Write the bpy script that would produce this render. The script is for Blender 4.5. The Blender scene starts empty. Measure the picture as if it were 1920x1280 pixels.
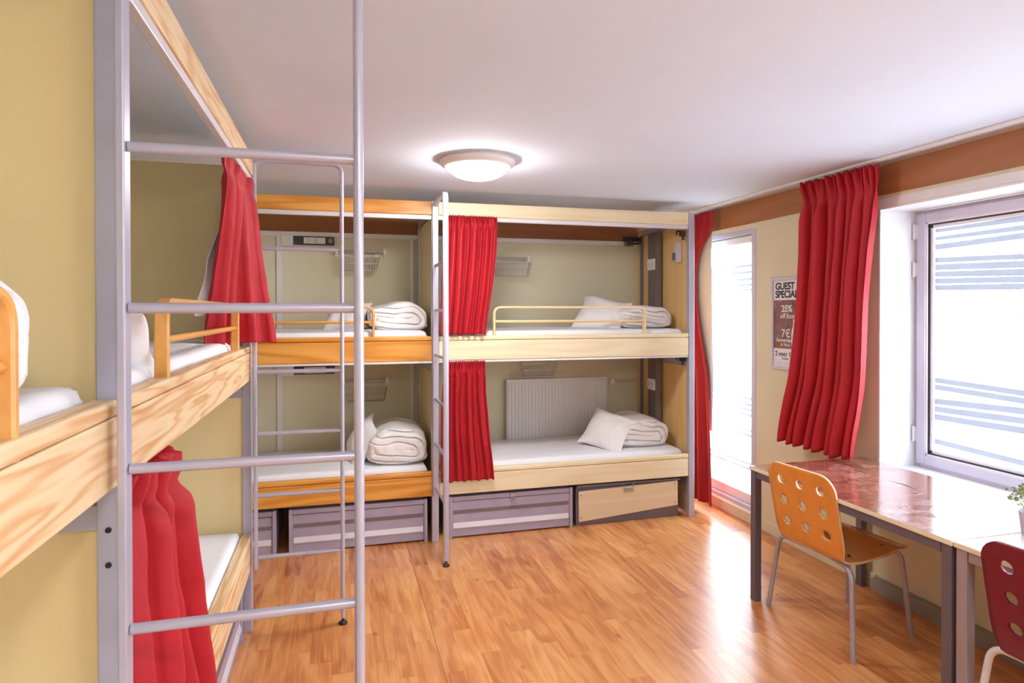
import bpy, bmesh, math, random
from mathutils import Vector, Matrix, noise, geometry
random.seed(7)
PI = math.pi
SC = bpy.context.scene
COL = SC.collection

# ------------------------------------------------------------------ camera
F_PX, YAW, PITCH, ROLL, PPY = 1190.0, math.radians(15.4), -math.radians(.45), -math.radians(.08), 592.5
CAM_Z = 1.62
def cam_basis():
    cy, sy, cp, sp = math.cos(YAW), math.sin(YAW), math.cos(PITCH), math.sin(PITCH)
    f = Vector((sy*cp, cy*cp, sp)); r = Vector((cy, -sy, 0)); u = r.cross(f)
    cr, sr = math.cos(ROLL), math.sin(ROLL)
    return r*cr + u*sr, -r*sr + u*cr, f
R_, U_, F_ = cam_basis()
cd = bpy.data.cameras.new('camera'); cam = bpy.data.objects.new('camera', cd); COL.objects.link(cam)
m = Matrix.Identity(4)
for i in range(3):
    m[i][0] = R_[i]; m[i][1] = U_[i]; m[i][2] = -F_[i]
m[2][3] = CAM_Z
cam.matrix_world = m
cd.sensor_width = 36; cd.lens = F_PX/1920*36; cd.shift_y = (PPY-640)/1920; cd.clip_start = .02; cd.clip_end = 500
SC.camera = cam

# ------------------------------------------------------------------ world and exposure
SC.view_settings.view_transform = 'Standard'; SC.view_settings.look = 'None'
SC.view_settings.exposure = 0.62; SC.view_settings.gamma = 1.0; SC.view_settings.use_curve_mapping = False
W = bpy.data.worlds.new('world'); SC.world = W; W.use_nodes = True
wn = W.node_tree; wn.nodes.clear()
wo = wn.nodes.new('ShaderNodeOutputWorld'); wb = wn.nodes.new('ShaderNodeBackground')
tc = wn.nodes.new('ShaderNodeTexCoord'); sx = wn.nodes.new('ShaderNodeSeparateXYZ'); rp = wn.nodes.new('ShaderNodeValToRGB')
wn.links.new(tc.outputs['Generated'], sx.inputs[0]); wn.links.new(sx.outputs['Z'], rp.inputs[0])
rp.color_ramp.elements[0].color = (.80, .90, 1, 1); rp.color_ramp.elements[1].color = (.70, .84, 1, 1)
wn.links.new(rp.outputs[0], wb.inputs[0]); wb.inputs[1].default_value = 8.8
wn.links.new(wb.outputs[0], wo.inputs[0])
LAMP_GLOW = 72.0

# ------------------------------------------------------------------ materials
def srgb(r, g, b):
    f = lambda c: (c/255/12.92) if c/255 <= .04045 else ((c/255+.055)/1.055)**2.4
    return (f(r), f(g), f(b), 1)
def newmat(name):
    mt = bpy.data.materials.new(name); mt.use_nodes = True
    nt = mt.node_tree; nt.nodes.clear()
    o = nt.nodes.new('ShaderNodeOutputMaterial'); b = nt.nodes.new('ShaderNodeBsdfPrincipled')
    nt.links.new(b.outputs[0], o.inputs[0])
    return mt, nt, b
def N(nt, t, **k):
    n = nt.nodes.new(t)
    for a, v in k.items(): setattr(n, a, v)
    return n
def coords(nt, scale=(1, 1, 1), loc=(0, 0, 0)):
    t = N(nt, 'ShaderNodeTexCoord'); mp = N(nt, 'ShaderNodeMapping')
    mp.inputs['Scale'].default_value = scale; mp.inputs['Location'].default_value = loc
    nt.links.new(t.outputs['Object'], mp.inputs[0]); return mp
def ramp(nt, src, stops):
    r = N(nt, 'ShaderNodeValToRGB'); e = r.color_ramp.elements
    e[0].position, e[0].color = stops[0]; e[1].position, e[1].color = stops[-1]
    for p, c in stops[1:-1]:
        x = e.new(p); x.color = c
    nt.links.new(src, r.inputs[0]); return r
def bump(nt, b, src, s=.2, d=.002):
    bp = N(nt, 'ShaderNodeBump'); bp.inputs['Strength'].default_value = s; bp.inputs['Distance'].default_value = d
    nt.links.new(src, bp.inputs['Height']); nt.links.new(bp.outputs[0], b.inputs['Normal'])
def plain(name, col, rough=.5, metal=0, var=.05, nscale=6, bmp=0, spec=.5):
    mt, nt, b = newmat(name)
    mp = coords(nt); nz = N(nt, 'ShaderNodeTexNoise'); nz.inputs['Scale'].default_value = nscale; nz.inputs['Detail'].default_value = 4
    nt.links.new(mp.outputs[0], nz.inputs[0])
    c = col[:3]
    r = ramp(nt, nz.outputs[0], [(.3, tuple(x*(1-var) for x in c)+(1,)), (.7, tuple(min(1, x*(1+var)) for x in c)+(1,))])
    nt.links.new(r.outputs[0], b.inputs['Base Color'])
    b.inputs['Roughness'].default_value = rough; b.inputs['Metallic'].default_value = metal
    b.inputs['Specular IOR Level'].default_value = spec
    if bmp:
        n2 = N(nt, 'ShaderNodeTexNoise'); n2.inputs['Scale'].default_value = 180; nt.links.new(mp.outputs[0], n2.inputs[0])
        bump(nt, b, n2.outputs[0], bmp, .002)
    return mt
def wood(name, light, mid, dark, rough=.4, axis=0, ring=1.0, contrast=1.0, offs=0.0):
    """grain runs along local axis"""
    mt, nt, b = newmat(name)
    sc = [14, 14, 14]; sc[axis] = 1.1
    mp = coords(nt, tuple(sc), (offs, offs*2.3, offs*.7))
    n1 = N(nt, 'ShaderNodeTexNoise'); n1.inputs['Scale'].default_value = .55*ring; n1.inputs['Detail'].default_value = 2
    nt.links.new(mp.outputs[0], n1.inputs[0])
    # rings: sine of stretched noise
    mul = N(nt, 'ShaderNodeMath', operation='MULTIPLY'); mul.inputs[1].default_value = 42; nt.links.new(n1.outputs[0], mul.inputs[0])
    si = N(nt, 'ShaderNodeMath', operation='SINE'); nt.links.new(mul.outputs[0], si.inputs[0])
    ma = N(nt, 'ShaderNodeMath', operation='MULTIPLY_ADD'); ma.inputs[1].default_value = .28*contrast; ma.inputs[2].default_value = .45; nt.links.new(si.outputs[0], ma.inputs[0])
    sc2 = [90, 90, 90]; sc2[axis] = 3
    mp2 = coords(nt, tuple(sc2)); n2 = N(nt, 'ShaderNodeTexNoise'); n2.inputs['Scale'].default_value = 1.3; n2.inputs['Detail'].default_value = 3
    nt.links.new(mp2.outputs[0], n2.inputs[0])
    m2 = N(nt, 'ShaderNodeMath', operation='MULTIPLY_ADD'); m2.inputs[1].default_value = .45*contrast; nt.links.new(n2.outputs[0], m2.inputs[0]); nt.links.new(ma.outputs[0], m2.inputs[2])
    sb = N(nt, 'ShaderNodeMath', operation='SUBTRACT'); sb.inputs[1].default_value = .2*contrast; nt.links.new(m2.outputs[0], sb.inputs[0])
    r = ramp(nt, sb.outputs[0], [(.1, light), (.5, mid), (.95, dark)])
    nt.links.new(r.outputs[0], b.inputs['Base Color']); b.inputs['Roughness'].default_value = rough
    return mt
def fabric(name, col, rough=.75, weave=900, sheen=.15, wr=.3, var=.08):
    mt, nt, b = newmat(name)
    mp = coords(nt); w = N(nt, 'ShaderNodeTexNoise'); w.inputs['Scale'].default_value = 5; w.inputs['Detail'].default_value = 3; nt.links.new(mp.outputs[0], w.inputs[0])
    c = col[:3]
    r = ramp(nt, w.outputs[0], [(.3, tuple(x*(1-var) for x in c)+(1,)), (.7, tuple(min(1, x*(1+var)) for x in c)+(1,))])
    nt.links.new(r.outputs[0], b.inputs['Base Color']); b.inputs['Roughness'].default_value = rough
    b.inputs['Sheen Weight'].default_value = sheen; b.inputs['Sheen Roughness'].default_value = .4
    n2 = N(nt, 'ShaderNodeTexNoise'); n2.inputs['Scale'].default_value = weave; nt.links.new(mp.outputs[0], n2.inputs[0])
    n3 = N(nt, 'ShaderNodeTexNoise'); n3.inputs['Scale'].default_value = 22; n3.inputs['Detail'].default_value = 5; nt.links.new(mp.outputs[0], n3.inputs[0])
    ad = N(nt, 'ShaderNodeMath', operation='MULTIPLY_ADD'); ad.inputs[1].default_value = .08; nt.links.new(n2.outputs[0], ad.inputs[0]); nt.links.new(n3.outputs[0], ad.inputs[2])
    bump(nt, b, ad.outputs[0], wr, .012)
    return mt

M = {}
M['ceiling'] = plain('ceiling_paint', srgb(216, 223, 238), .9, var=.02, nscale=1.5)
M['wall_cream'] = plain('wall_cream', srgb(224, 213, 184), .85, var=.03, nscale=2, bmp=.1)
M['wall_olive'] = plain('wall_olive', srgb(224, 217, 190), .85, var=.03, nscale=2)
M['panel_yellow'] = plain('panel_yellow', srgb(234, 215, 162), .5, var=.03, nscale=1.5)
M['panel_ply'] = wood('panel_ply', srgb(238, 203, 145), srgb(232, 193, 130), srgb(222, 180, 115), .5, 2, .6, .5)
M['band'] = wood('band_brown', srgb(176, 118, 72), srgb(168, 106, 60), srgb(150, 92, 50), .45, 1, .5, .5)
M['white_trim'] = plain('white_trim', srgb(232, 228, 228), .45, var=.02)
M['white_paint'] = plain('white_paint', srgb(236, 236, 240), .4, var=.015)
M['frame_grey'] = plain('window_frame_grey', srgb(205, 200, 216), .4, var=.02)
M['gasket'] = plain('gasket', srgb(50, 45, 60), .6)
M['metal'] = plain('painted_metal', srgb(188, 188, 208), .34, .35, var=.04, nscale=12)
M['metal_dark'] = plain('post_metal_dark', srgb(128, 122, 138), .42, .3, var=.05, nscale=8)
M['alu'] = plain('aluminium_track', srgb(226, 224, 230), .35, .25, var=.02)
M['steel'] = plain('steel', srgb(176, 174, 176), .3, .6)
M['black'] = plain('black_rubber', srgb(30, 30, 36), .5)
M['locker'] = plain('locker_metal', srgb(172, 166, 190), .42, .2, var=.06, nscale=9)
M['locker_groove'] = plain('locker_groove', srgb(122, 108, 112), .5, .1)
M['locker_ridge'] = plain('locker_ridge', srgb(214, 211, 222), .4, .15)
M['cream_ply'] = wood('cream_ply', srgb(232, 214, 184), srgb(226, 206, 172), srgb(214, 190, 152), .45, 0, .5, .5)
M['pine'] = wood('pine_left', srgb(238, 212, 172), srgb(234, 202, 156), srgb(208, 150, 92), .38, 0, 1.7, 1.1)
M['honey'] = wood('pine_honey', srgb(232, 172, 88), srgb(224, 156, 66), srgb(192, 116, 34), .36, 0, .8, .9, 3.1)
M['birch'] = wood('birch_pale', srgb(238, 226, 194), srgb(234, 220, 184), srgb(222, 200, 152), .4, 0, .8, .7, 7.7)
M['bent_honey'] = wood('bentwood_honey', srgb(228, 172, 98), srgb(222, 162, 84), srgb(202, 136, 58), .35, 0, .8, .6)
M['bent_birch'] = wood('bentwood_birch', srgb(240, 218, 176), srgb(236, 210, 162), srgb(224, 190, 134), .35, 0, .8, .5)
M['curtain'] = fabric('curtain_red', srgb(178, 14, 34), .62, 700, .04, .15, .06)
M['lining'] = fabric('curtain_lining', srgb(225, 222, 226), .8, 700, .1, .1, .02)
M['linen'] = fabric('white_linen', srgb(238, 237, 240), .8, 1200, .1, .35, .015)
M['sheet'] = fabric('white_sheet', srgb(236, 236, 242), .75, 1200, .05, .12, .01)
M['radiator'] = plain('radiator_enamel', srgb(228, 226, 226), .35, var=.01)
M['plastic_white'] = plain('plastic_white', srgb(232, 230, 224), .4, var=.01)
M['plastic_dark'] = plain('plastic_dark', srgb(70, 66, 66), .5)
M['chair_orange'] = wood('chair_orange', srgb(228, 150, 66), srgb(222, 140, 54), srgb(206, 120, 40), .24, 2, .5, .4)
M['chair_red'] = plain('chair_red', srgb(120, 6, 42), .3, var=.05)
M['ply_edge'] = plain('ply_edge', srgb(232, 205, 165), .5)
M['tube_grey'] = plain('tube_grey', srgb(172, 168, 180), .35, .35)
M['tube_white'] = plain('tube_white', srgb(226, 224, 230), .35, .05)
M['table_frame'] = plain('table_frame', srgb(112, 104, 116), .4, .35)
M['table_frame2'] = plain('table_frame_light', srgb(170, 160, 168), .38, .35)
M['table_edge'] = plain('table_edge', srgb(236, 224, 196), .5)
M['table_white'] = plain('table_white', srgb(226, 222, 226), .16, var=.02)
M['brown_hook'] = plain('hook_dark', srgb(70, 60, 55), .4, .5)
M['leaf'] = plain('leaf_green', srgb(140, 160, 90), .5, var=.25, nscale=40)
M['pot'] = plain('pot_white', srgb(205, 200, 215), .35)
M['film'] = plain('frosted_film', srgb(196, 200, 208), .8, var=.02)
M['print_dark'] = plain('print_dark', srgb(48, 44, 54), .6)
M['print_white'] = plain('print_white', srgb(238, 236, 240), .6)
M['print_grey'] = plain('print_grey', srgb(170, 166, 172), .6)
M['ground'] = plain('outside_ground', srgb(225, 222, 218), .9)
M['facade'] = plain('outside_facade', srgb(228, 224, 220), .9)
M['facade_glass'] = plain('outside_windows', srgb(150, 155, 165), .3)
M['bark'] = plain('outside_bark', srgb(105, 95, 90), .9)
M['pipe'] = plain('pipe_cream', srgb(214, 198, 160), .45)

def mat_floor():
    mt, nt, b = newmat('laminate_floor')
    t = N(nt, 'ShaderNodeTexCoord'); s = N(nt, 'ShaderNodeSeparateXYZ'); nt.links.new(t.outputs['Object'], s.inputs[0])
    def mth(op, a, bb=None, c=None):
        n = N(nt, 'ShaderNodeMath', operation=op)
        for i, v in enumerate((a, bb, c)):
            if v is None: continue
            if isinstance(v, (int, float)): n.inputs[i].default_value = v
            else: nt.links.new(v, n.inputs[i])
        return n.outputs[0]
    sw = 2.042/21
    xi = mth('DIVIDE', mth('SUBTRACT', s.outputs['X'], .457), sw); row = mth('FLOOR', xi)
    wn1 = N(nt, 'ShaderNodeTexWhiteNoise', noise_dimensions='1D'); nt.links.new(row, wn1.inputs['W'])
    yo = mth('MULTIPLY_ADD', wn1.outputs['Value'], 3.7, s.outputs['Y']); yi = mth('DIVIDE', yo, .62); seg = mth('FLOOR', yi)
    cb = N(nt, 'ShaderNodeCombineXYZ'); nt.links.new(row, cb.inputs[0]); nt.links.new(seg, cb.inputs[1])
    wn2 = N(nt, 'ShaderNodeTexWhiteNoise', noise_dimensions='2D'); nt.links.new(cb.outputs[0], wn2.inputs['Vector'])
    # grain with offset per strip
    off = mth('MULTIPLY', wn2.outputs['Value'], 37.0)
    cv = N(nt, 'ShaderNodeCombineXYZ'); nt.links.new(mth('MULTIPLY', s.outputs['X'], 7.0), cv.inputs[0]); nt.links.new(mth('MULTIPLY', s.outputs['Y'], 1.1), cv.inputs[1]); nt.links.new(off, cv.inputs[2])
    n1 = N(nt, 'ShaderNodeTexNoise'); n1.inputs['Scale'].default_value = 1.0; n1.inputs['Detail'].default_value = 2.5; n1.inputs['Distortion'].default_value = .3
    nt.links.new(cv.outputs[0], n1.inputs[0])
    si = mth('SINE', mth('MULTIPLY', n1.outputs[0], 34.0))
    cv2 = N(nt, 'ShaderNodeCombineXYZ'); nt.links.new(mth('MULTIPLY', s.outputs['X'], 70.0), cv2.inputs[0]); nt.links.new(mth('MULTIPLY', s.outputs['Y'], 4.0), cv2.inputs[1]); nt.links.new(off, cv2.inputs[2])
    n2 = N(nt, 'ShaderNodeTexNoise'); n2.inputs['Scale'].default_value = 1.2; n2.inputs['Detail'].default_value = 4; nt.links.new(cv2.outputs[0], n2.inputs[0])
    g = mth('MULTIPLY_ADD', si, .09, mth('MULTIPLY', n2.outputs[0], .42))
    g = mth('ADD', g, .10)
    g = mth('MULTIPLY_ADD', wn2.outputs['Value'], .26, g)
    n3 = N(nt, 'ShaderNodeTexNoise'); n3.inputs['Scale'].default_value = 3.2; n3.inputs['Detail'].default_value = 3; nt.links.new(t.outputs['Object'], n3.inputs[0])
    g = mth('MULTIPLY_ADD', n3.outputs[0], .3, g)
    r = ramp(nt, g, [(.34, srgb(232, 172, 112)), (.55, srgb(216, 146, 86)), (.74, srgb(194, 120, 66)), (.92, srgb(150, 86, 46))])
    vk = N(nt, 'ShaderNodeTexVoronoi'); vk.inputs['Scale'].default_value = 1.0; vk.inputs['Randomness'].default_value = 1.0
    ck = N(nt, 'ShaderNodeCombineXYZ'); nt.links.new(mth('MULTIPLY', s.outputs['X'], 6.2), ck.inputs[0]); nt.links.new(mth('MULTIPLY', s.outputs['Y'], 3.4), ck.inputs[1]); nt.links.new(ck.outputs[0], vk.inputs['Vector'])
    knot = ramp(nt, vk.outputs['Distance'], [(.0, (.75, .75, .75, 1)), (.05, (.5, .5, .5, 1)), (.10, (0, 0, 0, 1))])
    fx = mth('FRACT', xi); fy = mth('FRACT', yi)
    e1 = mth('LESS_THAN', fx, .018); e2 = mth('LESS_THAN', fy, .004); ed = mth('MAXIMUM', e1, e2)
    big = mth('LESS_THAN', mth('FRACT', mth('DIVIDE', xi, 21.0)), .0018)
    mx = N(nt, 'ShaderNodeMix', data_type='RGBA'); nt.links.new(mth('MAXIMUM', mth('MULTIPLY', ed, .25), mth('MULTIPLY', big, .65)), mx.inputs[0])
    nt.links.new(r.outputs[0], mx.inputs[6]); mx.inputs[7].default_value = srgb(90, 45, 20)
    mk = N(nt, 'ShaderNodeMix', data_type='RGBA'); nt.links.new(knot.outputs[0], mk.inputs[0]); nt.links.new(mx.outputs[2], mk.inputs[6]); mk.inputs[7].default_value = srgb(128, 76, 48)
    nt.links.new(mk.outputs[2], b.inputs['Base Color'])
    rr = mth('MULTIPLY_ADD', n2.outputs[0], .14, .235); b.inputs['Specular IOR Level'].default_value = .95; nt.links.new(rr, b.inputs['Roughness'])
    bump(nt, b, mth('MULTIPLY', g, .6), .12, .002)
    return mt
M['floor'] = mat_floor()

def mat_tabletop():
    mt, nt, b = newmat('table_print')
    mp = coords(nt, (5.5, 9, 1)); n = N(nt, 'ShaderNodeTexNoise'); n.inputs['Scale'].default_value = .9; n.inputs['Distortion'].default_value = .6; nt.links.new(mp.outputs[0], n.inputs[0])
    va = N(nt, 'ShaderNodeVectorMath', operation='MULTIPLY_ADD'); va.inputs[1].default_value = (1.6, 1.6, 0); nt.links.new(n.outputs[1], va.inputs[0]); nt.links.new(mp.outputs[0], va.inputs[2])
    v = N(nt, 'ShaderNodeTexVoronoi'); v.inputs['Scale'].default_value = 1.7; nt.links.new(va.outputs[0], v.inputs['Vector'])
    sp = N(nt, 'ShaderNodeSeparateColor'); nt.links.new(v.outputs['Color'], sp.inputs[0])
    r = ramp(nt, sp.outputs[0], [(0, srgb(130, 70, 56)), (.35, srgb(168, 108, 88)), (.6, srgb(150, 88, 72)), (.8, srgb(184, 134, 114)), (1, srgb(118, 66, 58))])
    v2 = N(nt, 'ShaderNodeTexVoronoi', feature='DISTANCE_TO_EDGE'); nt.links.new(va.outputs[0], v2.inputs['Vector'])
    r2 = ramp(nt, v2.outputs['Distance'], [(0, (0, 0, 0, 1)), (.05, (1, 1, 1, 1))])
    mx = N(nt, 'ShaderNodeMix', data_type='RGBA'); mx.inputs[0].default_value = 1; mx.blend_type = 'MIX'
    iv = N(nt, 'ShaderNodeMath', operation='SUBTRACT'); iv.inputs[0].default_value = 1; nt.links.new(r2.outputs[0], iv.inputs[1])
    ml = N(nt, 'ShaderNodeMath', operation='MULTIPLY'); ml.inputs[1].default_value = .5; nt.links.new(iv.outputs[0], ml.inputs[0]); nt.links.new(ml.outputs[0], mx.inputs[0])
    nt.links.new(r.outputs[0], mx.inputs[6]); mx.inputs[7].default_value = srgb(110, 60, 55)
    nt.links.new(mx.outputs[2], b.inputs['Base Color'])
    fn_ = N(nt, 'ShaderNodeTexNoise'); fn_.inputs['Scale'].default_value = 5; fn_.inputs['Detail'].default_value = 6; nt.links.new(mp.outputs[0], fn_.inputs[0])
    hs = N(nt, 'ShaderNodeHueSaturation'); vv_ = N(nt, 'ShaderNodeMath', operation='MULTIPLY_ADD'); vv_.inputs[1].default_value = 1.5; vv_.inputs[2].default_value = .25; nt.links.new(fn_.outputs[0], vv_.inputs[0]); nt.links.new(vv_.outputs[0], hs.inputs['Value']); nt.links.new(mx.outputs[2], hs.inputs['Color']); nt.links.new(hs.outputs[0], b.inputs['Base Color'])
    b.inputs['Roughness'].default_value = .17; b.inputs['Coat Weight'].default_value = .6; b.inputs['Coat Roughness'].default_value = .12
    return mt
M['tabletop'] = mat_tabletop()

def mat_glass():
    mt = bpy.data.materials.new('pane_glass'); mt.use_nodes = True; nt = mt.node_tree; nt.nodes.clear()
    o = N(nt, 'ShaderNodeOutputMaterial'); tr = N(nt, 'ShaderNodeBsdfTransparent'); gl = N(nt, 'ShaderNodeBsdfGlossy'); gl.inputs['Roughness'].default_value = .01
    lw = N(nt, 'ShaderNodeLayerWeight'); pw = N(nt, 'ShaderNodeMath', operation='POWER'); pw.inputs[1].default_value = 5; nt.links.new(lw.outputs['Facing'], pw.inputs[0])
    ma = N(nt, 'ShaderNodeMath', operation='MULTIPLY_ADD'); ma.inputs[1].default_value = .5; ma.inputs[2].default_value = .03; nt.links.new(pw.outputs[0], ma.inputs[0]); mx = N(nt, 'ShaderNodeMixShader')
    nt.links.new(ma.outputs[0], mx.inputs[0]); nt.links.new(tr.outputs[0], mx.inputs[1]); nt.links.new(gl.outputs[0], mx.inputs[2]); nt.links.new(mx.outputs[0], o.inputs[0])
    return mt
M['glass'] = mat_glass()
def mat_film(k=.37):
    mt = bpy.data.materials.new('frosted_stripe'); mt.use_nodes = True; nt = mt.node_tree; nt.nodes.clear()
    o = N(nt, 'ShaderNodeOutputMaterial'); a = N(nt, 'ShaderNodeBsdfTranslucent'); a.inputs[0].default_value = (k, k*1.02, k*1.1, 1); d = N(nt, 'ShaderNodeBsdfDiffuse'); d.inputs[0].default_value = (.5, .5, .54, 1)
    mx = N(nt, 'ShaderNodeMixShader'); mx.inputs[0].default_value = .35
    nt.links.new(a.outputs[0], mx.inputs[1]); nt.links.new(d.outputs[0], mx.inputs[2]); nt.links.new(mx.outputs[0], o.inputs[0]); return mt
M['stripe'] = mat_film(); M['stripe_faint'] = mat_film(.46)
def mat_lampglass():
    mt, nt, b = newmat('lamp_glass')
    b.inputs['Base Color'].default_value = (.95, .93, .9, 1); b.inputs['Emission Color'].default_value = (1, .97, .93, 1); b.inputs['Emission Strength'].default_value = LAMP_GLOW
    return mt
M['lamp_glass'] = mat_lampglass()
def mat_poster():
    mt, nt, b = newmat('poster_photo')
    mp = coords(nt, (1, 9, 7)); n = N(nt, 'ShaderNodeTexNoise'); n.inputs['Scale'].default_value = 1.6; n.inputs['Detail'].default_value = 3; n.inputs['Distortion'].default_value = 1; nt.links.new(mp.outputs[0], n.inputs[0])
    r = ramp(nt, n.outputs[0], [(.3, srgb(80, 68, 74)), (.45, srgb(150, 95, 70)), (.55, srgb(120, 100, 115)), (.7, srgb(190, 120, 85))])
    nt.links.new(r.outputs[0], b.inputs['Base Color']); b.inputs['Roughness'].default_value = .35
    return mt
M['poster'] = mat_poster()

# ------------------------------------------------------------------ mesh tools
def fillet(pts, r, n=6):
    pts = [Vector(p) for p in pts]; out = [pts[0]]
    for i in range(1, len(pts)-1):
        a, b, c = pts[i-1], pts[i], pts[i+1]
        d1 = (a-b).normalized(); d2 = (c-b).normalized(); rr = min(r, (a-b).length*.49, (c-b).length*.49)
        p1 = b+d1*rr; p2 = b+d2*rr
        for k in range(n+1):
            t = k/n; out.append(p1*(1-t)**2 + b*2*t*(1-t) + p2*t*t)
    out.append(pts[-1]); return out
class MB:
    def __init__(self): self.bm = bmesh.new()
    def box(self, x0, x1, y0, y1, z0, z1, bev=0, seg=2):
        vs = [self.bm.verts.new((x, y, z)) for x in (x0, x1) for y in (y0, y1) for z in (z0, z1)]
        q = [(0, 1, 3, 2), (4, 6, 7, 5), (0, 4, 5, 1), (2, 3, 7, 6), (0, 2, 6, 4), (1, 5, 7, 3)]
        fs = [self.bm.faces.new([vs[i] for i in f]) for f in q]
        if bev:
            es = list({e for f in fs for e in f.edges})
            bmesh.ops.bevel(self.bm, geom=es, offset=bev, segments=seg, affect='EDGES', profile=.5)
        return self
    def sweep(self, path, prof, closed=True, up=None):
        """prof: list of (a,b) offsets in (n,bi) frame"""
        path = [Vector(p) for p in path]; rings = []
        t = (path[1]-path[0]).normalized()
        nrm = Vector(up) if up else (Vector((0, 0, 1)) if abs(t.z) < .9 else Vector((1, 0, 0)))
        nrm = (nrm - t*nrm.dot(t)).normalized()
        for i, p in enumerate(path):
            if i == 0: tt = path[1]-path[0]
            elif i == len(path)-1: tt = path[-1]-path[-2]
            else: tt = (path[i+1]-p).normalized()+(p-path[i-1]).normalized()
            tt.normalize(); nrm = (nrm-tt*nrm.dot(tt)).normalized(); bi = tt.cross(nrm)
            rings.append([self.bm.verts.new(p+nrm*a+bi*b) for a, b in prof])
        k = len(prof)
        for i in range(len(rings)-1):
            for j in range(k):
                self.bm.faces.new((rings[i][j], rings[i][(j+1) % k], rings[i+1][(j+1) % k], rings[i+1][j]))
        self.bm.faces.new(rings[0][::-1]); self.bm.faces.new(rings[-1]); return self
    def tube(self, path, r, n=10, up=None):
        return self.sweep(path, [(r*math.cos(2*PI*k/n), r*math.sin(2*PI*k/n)) for k in range(n)], up=up)
    def band(self, path, w, t, up=None):
        b = min(w, t)*.25
        return self.sweep(path, [(-t/2, -w/2+b), (-t/2+b, -w/2), (t/2-b, -w/2), (t/2, -w/2+b), (t/2, w/2-b), (t/2-b, w/2), (-t/2+b, w/2), (-t/2, w/2-b)], up=up)
    def lathe(self, c, prof, n=32, cap=True):
        c = Vector(c); rings = [[self.bm.verts.new(c+Vector((r*math.cos(2*PI*k/n), r*math.sin(2*PI*k/n), z))) for k in range(n)] for r, z in prof]
        for i in range(len(rings)-1):
            for k in range(n):
                self.bm.faces.new((rings[i][k], rings[i][(k+1) % n], rings[i+1][(k+1) % n], rings[i+1][k]))
        if cap:
            self.bm.faces.new(rings[0][::-1]); self.bm.faces.new(rings[-1])
        return self
    def grid(self, fn, nu, nv, closed_u=False):
        g = [[self.bm.verts.new(fn(i/(nu if closed_u else nu-1), j/(nv-1))) for i in range(nu)] for j in range(nv)]
        for j in range(nv-1):
            for i in range(nu if closed_u else nu-1):
                self.bm.faces.new((g[j][i], g[j][(i+1) % nu], g[j+1][(i+1) % nu], g[j+1][i]))
        return g
    def poly(self, pts, ext):
        """prism from a polygon pts extruded by vector ext"""
        e = Vector(ext); a = [self.bm.verts.new(Vector(p)) for p in pts]; b = [self.bm.verts.new(Vector(p)+e) for p in pts]; n = len(pts)
        self.bm.faces.new(a[::-1]); self.bm.faces.new(b)
        for i in range(n): self.bm.faces.new((a[i], a[(i+1) % n], b[(i+1) % n], b[i]))
        return self
    def build(self, name, mat, parent=None, smooth=False, label=None, kind=None):
        bmesh.ops.recalc_face_normals(self.bm, faces=self.bm.faces)
        me = bpy.data.meshes.new(name); self.bm.to_mesh(me); self.bm.free()
        if smooth:
            for p in me.polygons: p.use_smooth = True
            try: me.set_sharp_from_angle(angle=math.radians(40))
            except Exception: pass
        me.materials.append(mat)
        o = bpy.data.objects.new(name, me); COL.objects.link(o)
        if parent: o.parent = parent
        if label: o['label'] = label
        if kind: o['kind'] = kind
        return o
def thing(name, label, cat, loc=(0, 0, 0), rz=0, group=None):
    o = bpy.data.objects.new(name, None); COL.objects.link(o); o.empty_display_size = .1
    o.location = loc; o.rotation_euler = (0, 0, rz); o['label'] = label; o['category'] = cat
    if group: o['group'] = group
    return o
def tag(o, label, cat, group=None, kind=None):
    o['label'] = label; o['category'] = cat
    if group: o['group'] = group
    if kind: o['kind'] = kind
    return o
def struct(name, mb, mat, parent=None, smooth=False):
    return mb.build(name, mat, parent, smooth, kind='structure' if parent is None else None)
def sempty(name, loc=(0, 0, 0)):
    o = bpy.data.objects.new(name, None); COL.objects.link(o); o.location = loc; o['kind'] = 'structure'; return o
def copy_tree(o, parent=None):
    c = o.copy(); COL.objects.link(c)
    if parent: c.parent = parent
    for ch in list(o.children): copy_tree(ch, c)
    return c

# ------------------------------------------------------------------ room shell
XL, XR, YB, YF, ZC = -1.32, 3.03, 5.35, -2.3, 2.47
WT = .36
struct('floor', MB().box(XL-.1, XR+WT, YF-.1, YB+.1, -.08, 0), M['floor'])
struct('ceiling', MB().box(XL-.1, XR+WT, YF-.1, YB+.1, ZC, ZC+.1), M['ceiling'])
struct('wall_left', MB().box(XL-.1, XL, YF, YB, 0, ZC), M['wall_olive'])
struct('wall_back', MB().box(XL-.1, XR, YB, YB+.1, 0, ZC), M['wall_olive'])
struct('wall_front', MB().box(XL-.1, XR+WT, YF-.1, YF, 0, ZC), M['wall_cream'])
W1 = (4.105, 5.30, .09, 2.245); W2 = (1.30, 2.985, .705, 2.213); W3_ADDED = (-1.5, .55, .705, 2.213)  # the third opening is added out of view to bring in daylight
def wall_with_holes():
    mb = MB(); ys = [YF] + [v for w in (W3_ADDED, W2, W1) for v in w[:2]] + [YB]
    for i in range(0, len(ys), 2): mb.box(XR, XR+WT, ys[i], ys[i+1], 0, ZC)
    for w in (W1, W2, W3_ADDED):
        mb.box(XR, XR+WT, w[0], w[1], 0, w[2]); mb.box(XR, XR+WT, w[0], w[1], w[3], ZC)
    return mb
struct('wall_right', wall_with_holes(), M['wall_cream'])
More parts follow.
